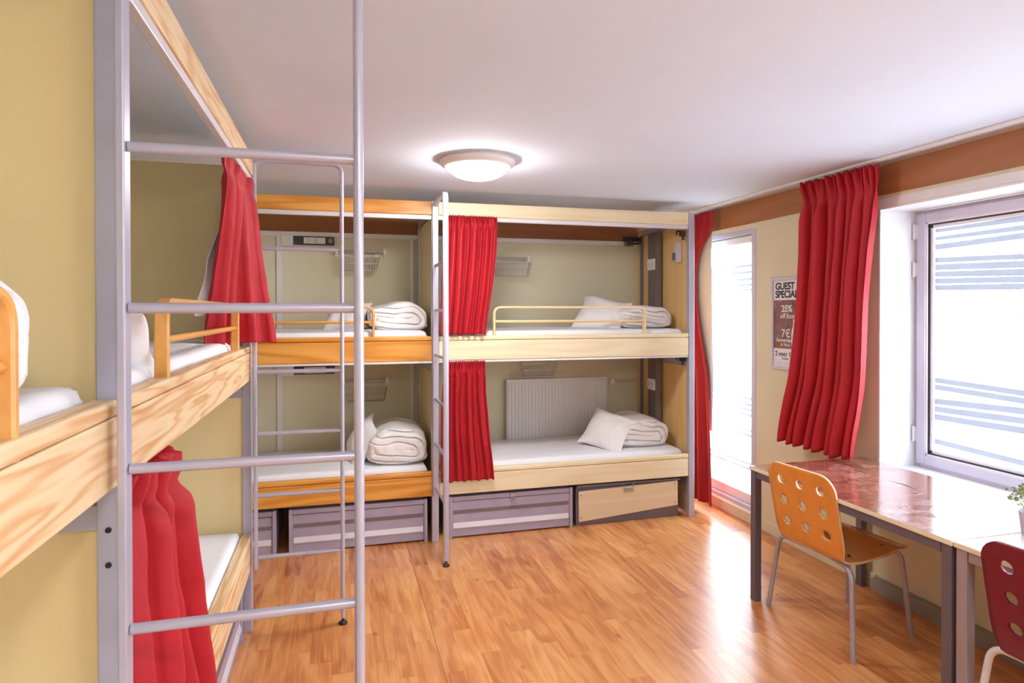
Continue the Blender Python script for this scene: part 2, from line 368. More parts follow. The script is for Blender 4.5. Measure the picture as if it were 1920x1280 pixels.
# brown timber bands under the ceiling
struct('trim_1', MB().box(XR-.006, XR, YF, YB, 2.283, 2.455), M['band'])
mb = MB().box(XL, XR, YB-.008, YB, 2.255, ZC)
b_ = mb.build('trim_2', wood('band_brown_shaded', srgb(160, 104, 60), srgb(150, 92, 50), srgb(132, 78, 40), .5, 0, .5, .5), None); b_['kind'] = 'structure'  # same band as on the right wall, its shade put into a darker brown
# white trims on the back wall
mb = MB(); mb.box(XL, 2.64, YB-.022, YB-.001, 2.218, 2.256, .003)
struct('trim_3', mb, M['white_trim'])
mb = MB(); mb.box(-.462, -.420, YB-.018, YB-.001, .30, 2.218, .003)
struct('trim_4', mb, M['white_trim'])
mb = MB(); mb.box(.585, .618, YB-.018, YB-.001, .30, 2.218, .003)
struct('trim_5', mb, M['white_trim'])
# skirtings
struct('baseboard_right', MB().box(XR-.015, XR, 2.99, YB, 0, .085, .003), M['wall_cream'])
sk = MB().box(XR-.055, XR, YF, 2.985, .0, .075, .004)
struct('baseboard_front', sk, plain('skirting_grey', srgb(150, 146, 142), .5))
struct('baseboard_back', MB().box(XL, XR-.02, YB-.015, YB, 0, .08, .003), M['wall_cream'])

# window reveals: white lining round window 2 and the added window 3
def reveal(w, name):
    y0, y1, z0, z1 = w; mb = MB(); t = .012
    x0, x1 = XR-.004, XR+.25
    mb.box(x0, x1, y1-t, y1, z0, z1); mb.box(x0, x1, y0, y0+t, z0, z1); mb.box(x0, x1, y0+t, y1-t, z1-t, z1); mb.box(x0, x1+.02, y0+t, y1-t, z0-.02, z0+t*.4)
    return struct(name, mb, M['white_paint'])
reveal(W2, 'trim_6'); reveal(W3_ADDED, 'trim_7')
struct('trim_8', MB().box(XR-.010, XR, 1.2, 3.03, 2.214, 2.262, .002), M['white_trim'])

def slant(mb, x, ya, za, yb, zb, h, t=.0015):
    mb.poly([(x, ya, za), (x, yb, zb), (x, yb, zb-h[1]), (x, ya, za-h[0])], (t, 0, 0))
def big_window(name, w, mull, stripes):
    y0, y1, z0, z1 = w; X = XR+.25; r = sempty(name)
    mb = MB(); f = .035
    y1 -= .012; y0 += .012; z1 -= .012; z0 += .004
    mb.box(X, X+.07, y1-f, y1, z0, z1, .004); mb.box(X, X+.07, y0, y0+f, z0, z1, .004); mb.box(X, X+.07, y0+f, y1-f, z1-f, z1, .004); mb.box(X, X+.07, y0+f, y1-f, z0, z0+f, .004)
    mb.box(X, X+.07, mull-.02, mull+.02, z0+f, z1-f, .004)
    mb.build('window_frame', M['frame_grey'], r)
    for (a, b) in ((mull+.012, y1-f+.014), (y0+f-.014, mull-.012)):
        s = MB(); g = .055; Xs = X-.014; c, d = z0+f-.014, z1-f+.014
        s.box(Xs, Xs+.06, b-g, b, c, d, .005); s.box(Xs, Xs+.06, a, a+g, c, d, .005); s.box(Xs, Xs+.06, a+g, b-g, d-g, d, .005); s.box(Xs, Xs+.06, a+g, b-g, c, c+g, .005)
        sash = s.build('sash', M['frame_grey'], r)
        s = MB(); h = .022; a2, b2, c2, d2 = a+g, b-g, c+g, d-g; xs = Xs+.008
        s.box(xs, xs+.05, b2-.008, b2, c2, d2); s.box(xs, xs+.05, a2, a2+.008, c2, d2); s.box(xs, xs+.05, a2, b2, d2-.008, d2); s.box(xs, xs+.05, a2, b2, c2, c2+.008)
        s.build('glazing_bead', M['white_paint'], sash)
        s = MB(); q = .008; xs = Xs+.016
        s.box(xs, xs+.04, b2-q-.006, b2-q, c2+q, d2-q); s.box(xs, xs+.04, a2+q, a2+q+.006, c2+q, d2-q); s.box(xs, xs+.04, a2+q, b2-q, d2-q-.006, d2-q); s.box(xs, xs+.04, a2+q, b2-q, c2+q, c2+q+.006)
        s.build('gasket', M['gasket'], sash)
        s = MB(); q = .014; xs = Xs+.024
        s.box(xs, xs+.03, b2-q-.020, b2-q, c2+q, d2-q, .003); s.box(xs, xs+.03, a2+q, a2+q+.02, c2+q, d2-q, .003); s.box(xs, xs+.03, a2+q, b2-q, d2-q-.02, d2-q, .003); s.box(xs, xs+.03, a2+q, b2-q, c2+q, c2+q+.02, .003)
        s.build('inner_bead', M['white_paint'], sash)
        MB().box(X+.030, X+.034, a2, b2, c2, d2).build('pane', M['glass'], sash)
    if stripes:
        mb = MB(); xg = X+.0275; a0, a1 = 2.868, mull+.085
        for za, zb, h in ((2.088, 2.092, (.022, .03)), (2.042, 2.048, (.02, .03)), (2.00, 2.01, (.032, .03)),
                          (1.922, 1.902, (.030, .025)), (1.884, 1.868, (.034, .035)), (1.842, 1.828, (.030, .035)), (1.803, 1.79, (.030, .03)), (1.765, 1.755, (.03, .03)),
                          (1.236, 1.220, (.030, .030)), (1.196, 1.182, (.030, .030)), (1.118, 1.134, (.034, .034)), (1.073, 1.085, (.034, .034)), (1.028, 1.036, (.034, .034)), (.885, .870, (.03, .03))):
            k = (zb-za)/(2.83-2.357); zs = za - k*(a0-2.83); ze = za + k*(2.83-a1)
            mb = MB(); slant(mb, xg, a0, zs, a1, ze, h); mb.build('film_stripe', M['stripe'], r)
    for zc in (2.08, 1.86, .90):
        h = MB(); h.tube([(X-.022, y1-.012, zc-.045), (X-.022, y1-.012, zc+.045)], .008, 10); h.box(X-.016, X, y1-.026, y1-.008, zc-.04, zc+.04, .002)
        h.build('hinge', M['tube_white'], r, True)
    return r
big_window('window_2', W2, 2.15, True)
big_window('window_3_added', W3_ADDED, -.45, False)  # unseen window, added behind the camera to brighten the room
# narrow full-height window 1
r = sempty('window_1'); y0, y1, z0, z1 = W1; X = XR+.015
mb = MB(); f = .05
mb.box(X-.02, X+.07, y0, y0+f, z0, z1, .004); mb.box(X-.02, X+.07, y1-f, y1, z0, z1, .004); mb.box(X-.02, X+.07, y0+f, y1-f, z1-.04, z1, .004); mb.box(X-.0, X+.07, y0+f, y1-f, z0, z0+.03, .004)
mb.build('window_frame', M['frame_grey'], r)
mb = MB(); a, b, c, d = y0+f+.004, y1-f-.004, z0+.034, z1-.044; g = .05; xs = X+.03
mb.box(xs, xs+.05, a, a+g, c, d, .004); mb.box(xs, xs+.05, b-g, b, c, d, .004); mb.box(xs, xs+.05, a+g, b-g, d-.05, d, .004); mb.box(xs, xs+.05, a+g, b-g, c, c+.075, .004)
mb.build('sash', M['white_paint'], r)
MB().box(xs+.02, xs+.024, a+g, b-g, c+.07, d-.05).build('pane', M['glass'], r)
MB().box(X+.0, X+.045, y0+f, y1-f, z1-.105, z1-.045, .012, 3).build('blind_cassette', M['white_paint'], r)
mb = MB(); a0, a1 = y0+f+.055, y1-f-.055
for z in (1.98, 1.93, 1.875, 1.83, 1.79, .95, .90, .86, .82, .70, .66, .44, .40):
    k = .004 if z > 1.5 else -.002
    mb = MB(); slant(mb, xs+.0165, a0, z+k, a1, z-k, (.022, .022)); mb.build('film_stripe', M['stripe_faint'], r)

# ------------------------------------------------------------------ ceiling curtain track and lamps
t = MB(); t.box(2.900, 2.935, .6, 5.05, ZC-.016, ZC, .003); t.box(2.955, 2.965, .6, 5.05, ZC-.008, ZC)
tag(t.build('curtain_track', M['white_paint']), 'white curtain track running along the ceiling above both windows', 'curtain track')

def ceiling_lamp(x, y, label):
    t = thing('ceiling_lamp', label, 'lamp', (x, y, ZC))
    MB().lathe((0, 0, 0), [(.205, 0), (.212, -.012), (.206, -.030), (.180, -.046), (.160, -.050), (.05, -.050), (.02, -.05)], 48).build('lamp_base', M['white_trim'], t, True)
    prof = [(.158*math.cos(a), -.050-.062*math.sin(a)) for a in [i*PI/2/12 for i in range(12)]] + [(.004, -.112)]
    MB().lathe((0, 0, 0), prof, 48).build('lamp_glass', M['lamp_glass'], t, True)
    return t
ceiling_lamp(.765, 3.50, 'round white ceiling lamp with a glowing glass bowl')
ceiling_lamp(.30, -.75, 'left one of the two unseen ceiling lamps added behind the camera')  # lamp added out of view to lift the room brightness
ceiling_lamp(1.75, -.75, 'right one of the two unseen ceiling lamps added behind the camera')  # second added lamp, also only there for more light

# ------------------------------------------------------------------ bunk beds
def bentguard(parent, x0, x1, yc, zb, zt, zm, mat):
    g = MB(); p = fillet([(x0, yc, zb), (x0, yc, zt), (x1, yc, zt), (x1, yc, zb)], .055, 8)
    g.band(p, .036, .017, up=(0, 0, 1) if False else (-1, 0, 0))
    o = g.build('guard_rail', mat, parent, True)
    MB().tube([(x0, yc, zm), (x1, yc, zm)], .010, 10).build('guard_bar', mat, o, True)
    return o
def ladder(parent, x, yo, off, mat, rungs, top=2.375, post_top=2.36):
    """x along the bed, yo = depth of inner stile (negative is in front), off = stand-off"""
    l = MB(); l.box(x-.020, x+.020, yo-.008, yo+.008, .33, post_top, .003)
    o = l.build('ladder', mat, parent)
    s = MB(); p = fillet([(x, yo, post_top-.005), (x, yo-.05, top), (x, yo-off, top), (x, yo-off, .035)], .05, 8)
    s.sweep(p, [(.0105*math.copysign(abs(math.cos(a))**.8, math.cos(a)), .019*math.copysign(abs(math.sin(a))**.7, math.sin(a))) for a in [2*PI*k/16 for k in range(16)]], up=(0, -1, 0)); s.build('ladder_stile', mat, o, True)
    for z in rungs:
        MB().tube([(x, yo-.01, z), (x, yo-off, z)], .0105, 12).build('rung', mat, o, True)
    MB().lathe((x, yo-off, 0), [(.022, 0), (.022, .008), (.012, .016), (.006, .02), (.006, .04), (.003, .041)], 20).build('rubber_foot', M['black'], o, True)
    return o
RUNGS = [.385+.3105*i for i in range(6)]
def bunk(label, loc, rz, L, wood_m, bent_m, posts=(1, 1), panel=(0, 1), lad=None, pm='metal', panel_m='panel_yellow', face=0.0, guard=(.40, 1.60), backpost=(1, 1), topoff=0.0, depth=.84):
    t = thing('bunk_bed', label, 'bunk bed', loc, rz)
    PW = .05
    for s, on_ in enumerate(posts):
        if not on_: continue
        x0, x1 = (-PW, -.002) if s == 0 else (L+.002, L+PW)
        MB().box(x0, x1, .0, .042, 0, 2.39, .003).build('front_post', M[pm], t)
    for s, on_ in enumerate(backpost):
        if not on_: continue
        x0, x1 = (-PW, -.002) if s == 0 else (L+.002, L+PW)
        MB().box(x0, x1, depth-.04, depth, 0, 2.30, .003).build('back_post', M['metal_dark'] if on_ == 2 else M['metal'], t)
    for zb, nm in ((1.272, 'upper_side_board'), (.322, 'lower_side_board')):
        b = MB().box(.0, L, .002, .030, zb, zb+.140, .006, 3)
        o = b.build(nm, wood_m, t)
        MB().box(.0, L, .000, .050, zb+.142, zb+.174, .008, 3).build('cap_strip', wood_m, o)
        MB().box(.0, L, depth-.03, depth, zb+.02, zb+.16, .004).build('back_board', wood_m, t)
        MB().box(.005, L-.005, .05, depth-.03, zb+.075, zb+.090).build('bed_base', M['cream_ply'], t)
    if topoff == 0: MB().box(.0, L, .006, .022, 1.256, 1.271, .002).build('curtain_track', M['alu'], t)
    else: MB().box(.0, L, .034, .050, 1.272, 1.287, .002).build('curtain_track', M['alu'], t)
    MB().box(-.0, L, .002+topoff, .028+topoff, 2.293, 2.388, .005, 3).build('top_board', wood_m, t)
    MB().box(-.0, L, .008+topoff, .036+topoff, 2.262, 2.292, .003).build('curtain_track', M['alu'], t)
    for s in (0, 1):
        x0, x1 = (-.045, -.007) if s == 0 else (L+.007, L+.045)
        if posts[s] or backpost[s]:
            for z in ((1.185, .23) if topoff else (1.185, .23, 2.30)): MB().box(x0, x1, .042, depth-.04, z, z+.05, .003).build('end_bar', M[pm], t)
        if panel[s]:
            px = -.028 if s == 0 else L+.018
            mb = MB()
            mb.box(px, px+.012, .043, YB-4.43-.003 if rz == 0 else .895, .02, 2.352, .002)
            mb.build('end_panel', M[panel_m], t)
    if guard: bentguard(t, guard[0], guard[1], .026, 1.40, 1.648, 1.545, bent_m)
    if lad: ladder(t, lad[0], lad[1], lad[2], M['metal'], RUNGS)
    return t
# left row: front plane X = -.42, beds run along Y (local x -> +Y, local y -> -X)
XFL = -.420
near = bunk('orange pine bunk bed cut off by the left edge of the picture', (XFL, -.52, 0), PI/2, 1.95, M['pine'], M['bent_honey'], posts=(1, 0), panel=(1, 0), pm='metal', backpost=(1, 0), topoff=-.020, lad=(1.95-.055, -.024, .440), guard=(.35, 1.55))
far = bunk('pine bunk bed along the left wall, behind the nearest tall ladder', (XFL, 1.48, 0), PI/2, 1.95, M['pine'], M['bent_honey'], posts=(1, 1), panel=(1, 1), pm='metal', topoff=-.020, lad=(1.95-.03, -.024, .420), guard=(.38, 1.62))
# small bolts on the near post
for z in (1.185, 1.115, .83, .62):
    mb = MB(); mb.tube([(-.052, .021, z), (-.047, .021, z)], .006, 10)
    mb.build('bolt', M['black'] if z > 1 else M['metal'], far, True)
# back row
back_l = bunk('honey orange bunk bed along the back wall, left one', (-1.28, 4.43, 0), 0, 1.92, M['honey'], M['bent_honey'], posts=(0, 0), panel=(0, 1), pm='metal', backpost=(0, 1), guard=(.34, 1.52))
back_r = bunk('pale birch bunk bed along the back wall beside the narrow window', (.687, 4.43, 0), 0, 1.972, M['birch'], M['bent_birch'], posts=(1, 1), panel=(0, 1), pm='metal', panel_m='panel_ply', backpost=(0, 2), lad=(-.024, -.010, .430), guard=(.405, 1.60))
# details of the birch bunk end: dark upright channel, sockets, reading lamp, hooks
ob = MB().box(1.915, 1.968, .43, .57, .1, 2.29, .003).build('upright_channel', plain('channel_grey', srgb(118, 106, 108), .5, .2), back_r, label='grey upright channel on the end panel')
for z in (1.97, .945):
    s = MB().box(1.903, 1.914, .435, .565, z, z+.095, .004).build('socket', M['plastic_white'], back_r, label='white double socket plate')
    MB().tube([(1.9035, .47, z+.05), (1.901, .47, z+.05)], .018, 16).build('socket_hole', M['locker_ridge'], s, True)
    MB().tube([(1.9035, .53, z+.05), (1.901, .53, z+.05)], .018, 16).build('socket_hole', M['locker_ridge'], s, True)
rl = MB().box(1.945, 1.986, .13, .165, 2.01, 2.17, .004).build('reading_lamp', M['frame_grey'], back_r, label='small grey reading lamp')
MB().box(1.935, 1.985, .166, .20, 2.03, 2.09, .004).build('lamp_head', M['metal_dark'], rl)
MB().box(1.955, 1.985, .166, .19, 2.095, 2.14, .004).build('switch', M['plastic_white'], rl)
for z in (2.18, 1.19):
    h = MB(); h.tube(fillet([(1.955, .0355+.03, z+.07), (1.90, .065, z+.07), (1.90, .065, z+.04)], .01, 4), .007, 8); h.box(1.93, 1.97, .045, .08, z+.03, z+.075, .004); h.tube([(1.95, .06, z+.05), (1.955, .06, z-.0)], .009, 8)
    h.build('hook', M['brown_hook'], back_r, True)
h = MB(); h.box(1.80, 1.96, .79, .83, 2.245, 2.285, .005); h.tube(fillet([(1.80, .74, 2.26), (1.80, .74, 2.22), (1.93, .74, 2.22), (1.93, .74, 2.27)], .02, 5), .009, 8)
for k in range(5): h.tube([(1.80+k*.018, .78, 2.20), (1.80+k*.018, .78, 2.285)], .006, 8)
h.build('clamp', M['brown_hook'], back_r, True)

# ------------------------------------------------------------------ soft bedding
def nz(v, s=1.0, o=0): return noise.noise(Vector(v)*s+Vector((o, o*1.7, -o)))
def mattress(parent_loc, rz, L, label, z, W_=.755, h=.115, seed=0):
    mb = MB(); nx, ny = 60, 26
    x0, x1, y0, y1 = .03, L-.03, .054, .054+W_
    def rr(u): return u
    # rounded box through superellipsoid-like shell
    def fn(u, v):
        a = 2*PI*u; ca, sa = math.cos(a), math.sin(a)
        p = .10
        ex = math.copysign(abs(ca)**p, ca); ey = math.copysign(abs(sa)**p, sa)
        b = PI*(v-.5); q = .35
        cb = max(0, math.cos(b))**q; sb = math.copysign(abs(math.sin(b))**q, math.sin(b))
        # radial shrink to fill the top with points
        X = (x0+x1)/2+(x1-x0)/2*ex*cb; Y = (y0+y1)/2+(y1-y0)/2*ey*cb; Z = z+h/2+h/2*sb
        return Vector((X, Y, Z))
    # top and bottom as grids, sides as loop
    r = .03
    def prof(d):  # d: distance from edge -> height drop
        d = max(0, min(r, d)); return r-math.sqrt(max(0, r*r-(r-d)**2))
    us = [0, .004, .009, .014, .02]+[.03+.94*i/60 for i in range(61)]+[.98, .986, .991, .996, 1]
    vs_ = [0, .01, .022, .036, .05]+[.07+.86*i/24 for i in range(25)]+[.95, .964, .978, .99, 1]
    bm = mb.bm; top = []
    for v in vs_:
        row = []
        for u in us:
            X = x0+(x1-x0)*u; Y = y0+(y1-y0)*v
            d = min((X-x0), (x1-X), (Y-y0), (y1-Y)); dz = prof(d)
            w = .010*nz((X*1.5, Y*2.0, seed*3.1))+.004*nz((X*6, Y*9, seed))
            cr = .010*math.sin(PI*v)
            row.append(bm.verts.new((X, Y, z+h-dz+(w+cr)*min(1, d/.06))))
        top.append(row)
    for j in range(len(vs_)-1):
        for i in range(len(us)-1): bm.faces.new((top[j][i], top[j][i+1], top[j+1][i+1], top[j+1][i]))
    loop = top[0][:] + [top[j][-1] for j in range(1, len(vs_))] + top[-1][:-1][::-1] + [top[j][0] for j in range(len(vs_)-2, 0, -1)]
    bot = [bm.verts.new((v.co.x, v.co.y, z)) for v in loop]; n = len(loop)
    for i in range(n): bm.faces.new((loop[i], bot[i], bot[(i+1) % n], loop[(i+1) % n]))
    bm.faces.new(bot)
    o = mb.build('mattress', M['sheet'], None, True); o.location = parent_loc; o.rotation_euler = (0, 0, rz)
    return tag(o, label, 'mattress')
ZU, ZL = 1.364, .414
beds = [((XFL, -.52, 0), PI/2, 1.95, 'the bunk cut off by the left edge'), ((XFL, 1.48, 0), PI/2, 1.95, 'the left wall bunk behind the tall ladder'), ((-1.28, 4.43, 0), 0, 1.92, 'the honey orange back bunk'), ((.687, 4.43, 0), 0, 1.972, 'the pale birch back bunk')]
for k, (loc, rz, L, nm) in enumerate(beds):
    mattress(loc, rz, L, 'mattress on the upper bed of '+nm, ZU, seed=k)
    mattress(loc, rz, L, 'mattress on the lower bed of '+nm, ZL, seed=k+5)

def duvet(loc, rz, sx_, sy_, sz_, label, seed, group=None, turns=2.2, flip=1):
    """rolled-up duvet: smooth wrapped top, end face (local -y) shows the squashed spiral of folds"""
    mb = MB(); nu = 132; nb, ns, nf = 6, 26, 46
    def outline(a):
        ca, sa = math.cos(a), math.sin(a); e = .66 if sa > 0 else .38
        x = math.copysign(abs(ca)**.72, ca)*sx_/2; z = math.copysign(abs(sa)**e, sa)*sz_/2
        z += sz_*.13*math.exp(-((x/sx_-.05*flip)/.30)**2)*(1 if sa > 0 else 0)
        x += .05*sx_*nz((ca*1.3, sa*1.3, seed)); z += (.10*sz_*nz((ca*1.1+4, sa*1.4, seed)) if sa > -.3 else 0)
        return x, z
    rings = []
    def ring(f):
        rings.append([mb.bm.verts.new(f(2*PI*i/nu)) for i in range(nu)])
    def fin(x, y, z):
        return Vector((x, y, max(0, z+sz_/2)))
    for k in range(nb):
        t = (k+.3)/nb
        def f(a, t=t):
            x, z = outline(a); return fin(x*math.sin(t*PI/2)**.6, sy_/2-.02*(t**2), z*math.sin(t*PI/2)**.6)
        ring(f)
    for k in range(ns):
        t = k/(ns-1)
        def f(a, t=t):
            x, z = outline(a); y = sy_/2-.02-(sy_-.04)*t
            d = .010*nz((x*7, y*5, z*7+seed))+.005*nz((x*16, y*11, z*16+seed))+.004*nz((x*4, y*30, z*9+seed))
            r = 1+d/(sx_*.35); r -= .05*abs(2*t-1)**4
            return fin(x*r, y, z*r+.012*nz((x*4, y*4, seed))*(1 if z > 0 else 0))
        ring(f)
    for k in range(nf):
        rho = 1-(k+.6)/nf
        def f(a, rho=rho):
            x0, z0 = outline(a); x, z = x0*rho*.95, z0*rho*.95
            n1 = nz((x*6, z*9, seed+2)); n2 = nz((x*17, z*20, seed+5))
            xc = flip*sx_*.24; zz = z+flip*.10*x+.020*n1; dx = max(0, flip*(x-xc))
            dd = math.hypot(dx*.9, zz)/(sz_*.5); ph = dd*turns+.22*n1+.10*n2+.25*(1 if zz > 0 else 0)
            g = abs((ph % 1)-.5)*2; gr = max(0, (g-.66)/.34)**1.6*(.35+.9*abs(nz((x*5, z*6, seed+31)))**.5)
            edge = math.sqrt(max(0, 1-rho**6))
            y = -sy_/2+.02 - .045*edge + gr*.040*min(1, rho*2.5+.2)*(.55+.9*abs(nz((x*3, z*3, seed+7)))) - .010*n1 - .004*n2
            return fin(x, y, z)
        ring(f)
    for q in range(len(rings)-1):
        for i in range(nu):
            mb.bm.faces.new((rings[q][i], rings[q][(i+1) % nu], rings[q+1][(i+1) % nu], rings[q+1][i]))
    mb.bm.faces.new(rings[0]); mb.bm.faces.new(rings[-1][::-1])
    o = mb.build('folded_duvet', M['linen'], None, True); o.location = loc; o.rotation_euler = (0, 0, rz)
    for p in o.data.polygons: p.use_smooth = True
    return tag(o, label, 'duvet', group)
def pillow(loc, rot, w, l, t, label, seed, group=None):
    mb = MB(); n1, n2 = 40, 30; bm = mb.bm
    def h(u, v):
        a = (max(0, 1-abs(u)**2.2))**.62*(max(0, 1-abs(v)**2.2))**.62*1.12
        return a*t/2
    lay = []
    for s in (1, -1):
        g = []
        for j in range(n2+1):
            row = []
            for i in range(n1+1):
                u = -1+2*i/n1; v = -1+2*j/n2; u = math.sin(u*PI/2); v = math.sin(v*PI/2)
                px = w/2*u*(1-.11*(1-v*v)*abs(u)+.02*nz((v*2, seed, 1))); py = l/2*v*(1-.13*(1-u*u)*abs(v)+.02*nz((u*2, seed, 5)))
                z = s*h(u, v)*(1+.12*nz((u*2, v*2, seed)))+ (.008*nz((u*4, v*5, seed+s*2))+.004*nz((u*11, v*11, seed)))*(1-max(abs(u), abs(v))**4)
                z += .030*nz((u*1.1, v*1.1, seed+20)) - .012*(abs(u)*abs(v))**2
                row.append(bm.verts.new((px, py, z)))
            g.append(row)
        lay.append(g)
        for j in range(n2):
            for i in range(n1): bm.faces.new((g[j][i], g[j][i+1], g[j+1][i+1], g[j+1][i]))
    bmesh.ops.remove_doubles(bm, verts=bm.verts, dist=.004)
    o = mb.build('pillow', M['linen'], None, True)
    for p in o.data.polygons: p.use_smooth = True
    o.location = loc; o.rotation_euler = rot
    return tag(o, label, 'pillow', group)
TU, TL = ZU+.122, ZL+.122
D2 = math.radians
def lean(normal, spin):
    n = Vector(normal).normalized(); a = Vector((1, 0, 0)); a = (a-n*a.dot(n)).normalized(); b = n.cross(a)
    c, q = math.cos(D2(spin)), math.sin(D2(spin)); x = a*c+b*q; y = -a*q+b*c
    return Matrix(((x.x, y.x, n.x), (x.y, y.y, n.y), (x.z, y.z, n.z))).to_euler()
duvet((2.385, 4.84, TU-.006), D2(4), .48, .46, .165, 'white folded duvet on the upper bed of the pale birch bunk', 1)
pillow((2.075, 4.79, TU+.105), lean((-.42, -.62, .66), -36), .42, .36, .14, 'white pillow leaning behind the guard rail of the pale birch upper bed', 1)
duvet((2.365, 4.84, TL-.006), D2(-4), .48, .46, .20, 'white folded duvet on the lower bed of the pale birch bunk', 2)
pillow((2.085, 4.70, TL+.125), lean((-.46, -.60, .66), -44), .38, .36, .14, 'square white pillow on the lower bed in front of the radiator', 2)
duvet((.420, 4.80, TU-.006), D2(2), .42, .46, .185, 'white folded duvet on the upper bed of the honey orange bunk', 5)
pillow((.06, 4.80, TU+.075), lean((-.35, -.45, .82), -14), .34, .38, .14, 'white pillow behind the guard rail of the honey orange upper bed', 3)
duvet((.425, 4.76, TL-.006), D2(-3), .42, .44, .235, 'thick white folded duvet on the lower bed of the honey orange bunk', 8, turns=2.6)
pillow((.170, 4.76, TL+.130), lean((-.80, -.28, .52), 8), .34, .40, .13, 'white pillow standing against the duvet on the honey orange lower bed', 4)
duvet((-.86, 1.68, TU-.006), D2(90), .26, .58, .20, 'white folded duvet on the left wall upper bed behind the grey post', 11)
pillow((-.70, 1.86, TU+.085), lean((.20, .52, .83), 4), .52, .42, .15, 'white pillow on the left wall upper bed beside the grey post', 6)
duvet((-.76, .945, TU-.006), D2(88), .46, .58, .195, 'rumpled white duvet at the left edge of the picture', 13)

# ------------------------------------------------------------------ curtains
def interp(path, s):
    """path: list of 2D/3D points, s in 0..1 by arc length"""
    P = [Vector(p) for p in path]; L = [0]
    for i in range(1, len(P)): L.append(L[-1]+(P[i]-P[i-1]).length)
    d = s*L[-1]
    for i in range(1, len(P)):
        if d <= L[i]+1e-9:
            t = (d-L[i-1])/max(1e-9, L[i]-L[i-1]); return P[i-1].lerp(P[i], t)
    return P[-1]
def curtain(levels, label, folds, amp, seed, nu=260, nv=70, lining=0, heading=True, nflip=1, group=None, hem=0):
    """levels: list of (z, path) from the top to the bottom; path = list of (x, y)"""
    zt, zb = levels[0][0], levels[-1][0]
    rnd = random.Random(seed); ph = [rnd.uniform(0, 2*PI) for _ in range(8)]
    ts = [(zt-z)/(zt-zb) for z, _ in levels]
    def base(u, v):
        for i in range(1, len(ts)):
            if v <= ts[i]+1e-9:
                k = (v-ts[i-1])/(ts[i]-ts[i-1])
                # catmull-like smoothing
                def P(j): return Vector(interp(levels[max(0, min(len(levels)-1, j))][1], u).to_2d())
                p0, p1, p2, p3 = P(i-2), P(i-1), P(i), P(i+1)
                return .5*((2*p1)+(p2-p0)*k+(2*p0-5*p1+4*p2-p3)*k*k+(3*p1-p0-3*p2+p3)*k**3)
        return Vector(levels[-1][1][-1])
    def fn(u, v, off=0):
        p = base(u, v); e = .01; a = base(max(0, u-e), v); b = base(min(1, u+e), v); t = (b-a)
        t = t.normalized() if t.length > 1e-6 else Vector((1, 0)); n = Vector((t.y, -t.x))*nflip
        w = u + .055*nz((u*2.6, v*1.0, seed)) + .02*nz((u*7, v*1.5, seed+8)) * (1 if v > .05 else .3)
        f = folds
        s1 = math.sin(2*PI*f*w+ph[0]); s1 = math.copysign(abs(s1)**.75, s1)
        s2 = math.sin(2*PI*f*.47*w+ph[1]+1.5*v)
        s3 = math.sin(2*PI*f*2.1*w+ph[2])
        k = min(1, v/.14)
        A = amp*(.30+.70*k)*(1+.45*nz((u*5, v*1.5, seed+3)))
        d = A*(.70*s1+.35*s2*k) + amp*.22*s3*(1-.7*k)
        if heading and v < .11:
            hk = 1-abs(v-.075)/.035 if abs(v-.075) < .035 else 0
            d *= 1-.55*hk
            d += amp*.5*math.sin(2*PI*f*2.5*u+ph[3])*(1-v/.11)
        d += .10*amp*nz((u*20, v*9, seed+5))
        z = zt+(zb-zt)*v
        if v < .02 and heading: z += .006*math.sin(2*PI*f*2.5*u)
        if v > .93: z += (v-.93)/.07*(.010*s1*hem+.004*s2)
        z += 0
        lat = t*(amp*.35*math.cos(2*PI*f*w+ph[0])*k)
        q = p+n*(d+off)+lat*.5
        return Vector((q.x, q.y, z))
    mb = MB(); mb.grid(lambda u, v: fn(u, v), nu, nv)
    o = mb.build('curtain', M['curtain'], None, True)
    for pl in o.data.polygons: pl.use_smooth = True
    so = o.modifiers.new('thickness', 'SOLIDIFY'); so.thickness = .0025; so.offset = 0
    tag(o, label, 'curtain', group)
    if lining:
        u0, u1 = lining
        mb = MB(); mb.grid(lambda u, v: fn(max(0, min(1, u0+(u1-u0)*u)), .02+v*.955, -.007)-Vector((0, 0, 0)), 60, nv)
        l = mb.build('lining', M['lining'], o, True)
        for pl in l.data.polygons: pl.use_smooth = True
        so = l.modifiers.new('thickness', 'SOLIDIFY'); so.thickness = .0015; so.offset = 0
    return o
def lining_panel(parent, levels):
    zt, zb = levels[0][0], levels[-1][0]
    def fn(u, v):
        z = zt+(zb-zt)*v
        for i in range(1, len(levels)):
            if z >= levels[i][0]-1e-9:
                k = (levels[i-1][0]-z)/(levels[i-1][0]-levels[i][0]); k = k*k*(3-2*k)
                a = Vector(interp(levels[i-1][1], u)); b = Vector(interp(levels[i][1], u)); p = a.lerp(b, k); break
        return Vector((p.x+.004*math.sin(9*u+4*v), p.y, z))
    mb = MB(); mb.grid(fn, 16, 40); o = mb.build('lining', M['lining'], parent, True, label='pale lining')
    so = o.modifiers.new('thickness', 'SOLIDIFY'); so.thickness = .002; so.offset = 0
    return o
# back right bunk, upper and lower
curtain([(2.293, [(.725, 4.405), (1.10, 4.405)]), (2.10, [(.715, 4.405), (1.095, 4.40)]), (1.80, [(.70, 4.405), (1.065, 4.40)]), (1.455, [(.69, 4.40), (1.02, 4.40)])],
        'red curtain on the upper bed of the pale birch bunk', 8, .024, 1)
curtain([(1.268, [(.72, 4.40), (1.01, 4.405)]), (1.10, [(.71, 4.40), (1.01, 4.40)]), (.90, [(.70, 4.40), (1.03, 4.395)]), (.425, [(.69, 4.39), (1.075, 4.385)])],
        'red curtain on the lower bed of the pale birch bunk', 7.3, .024, 2)
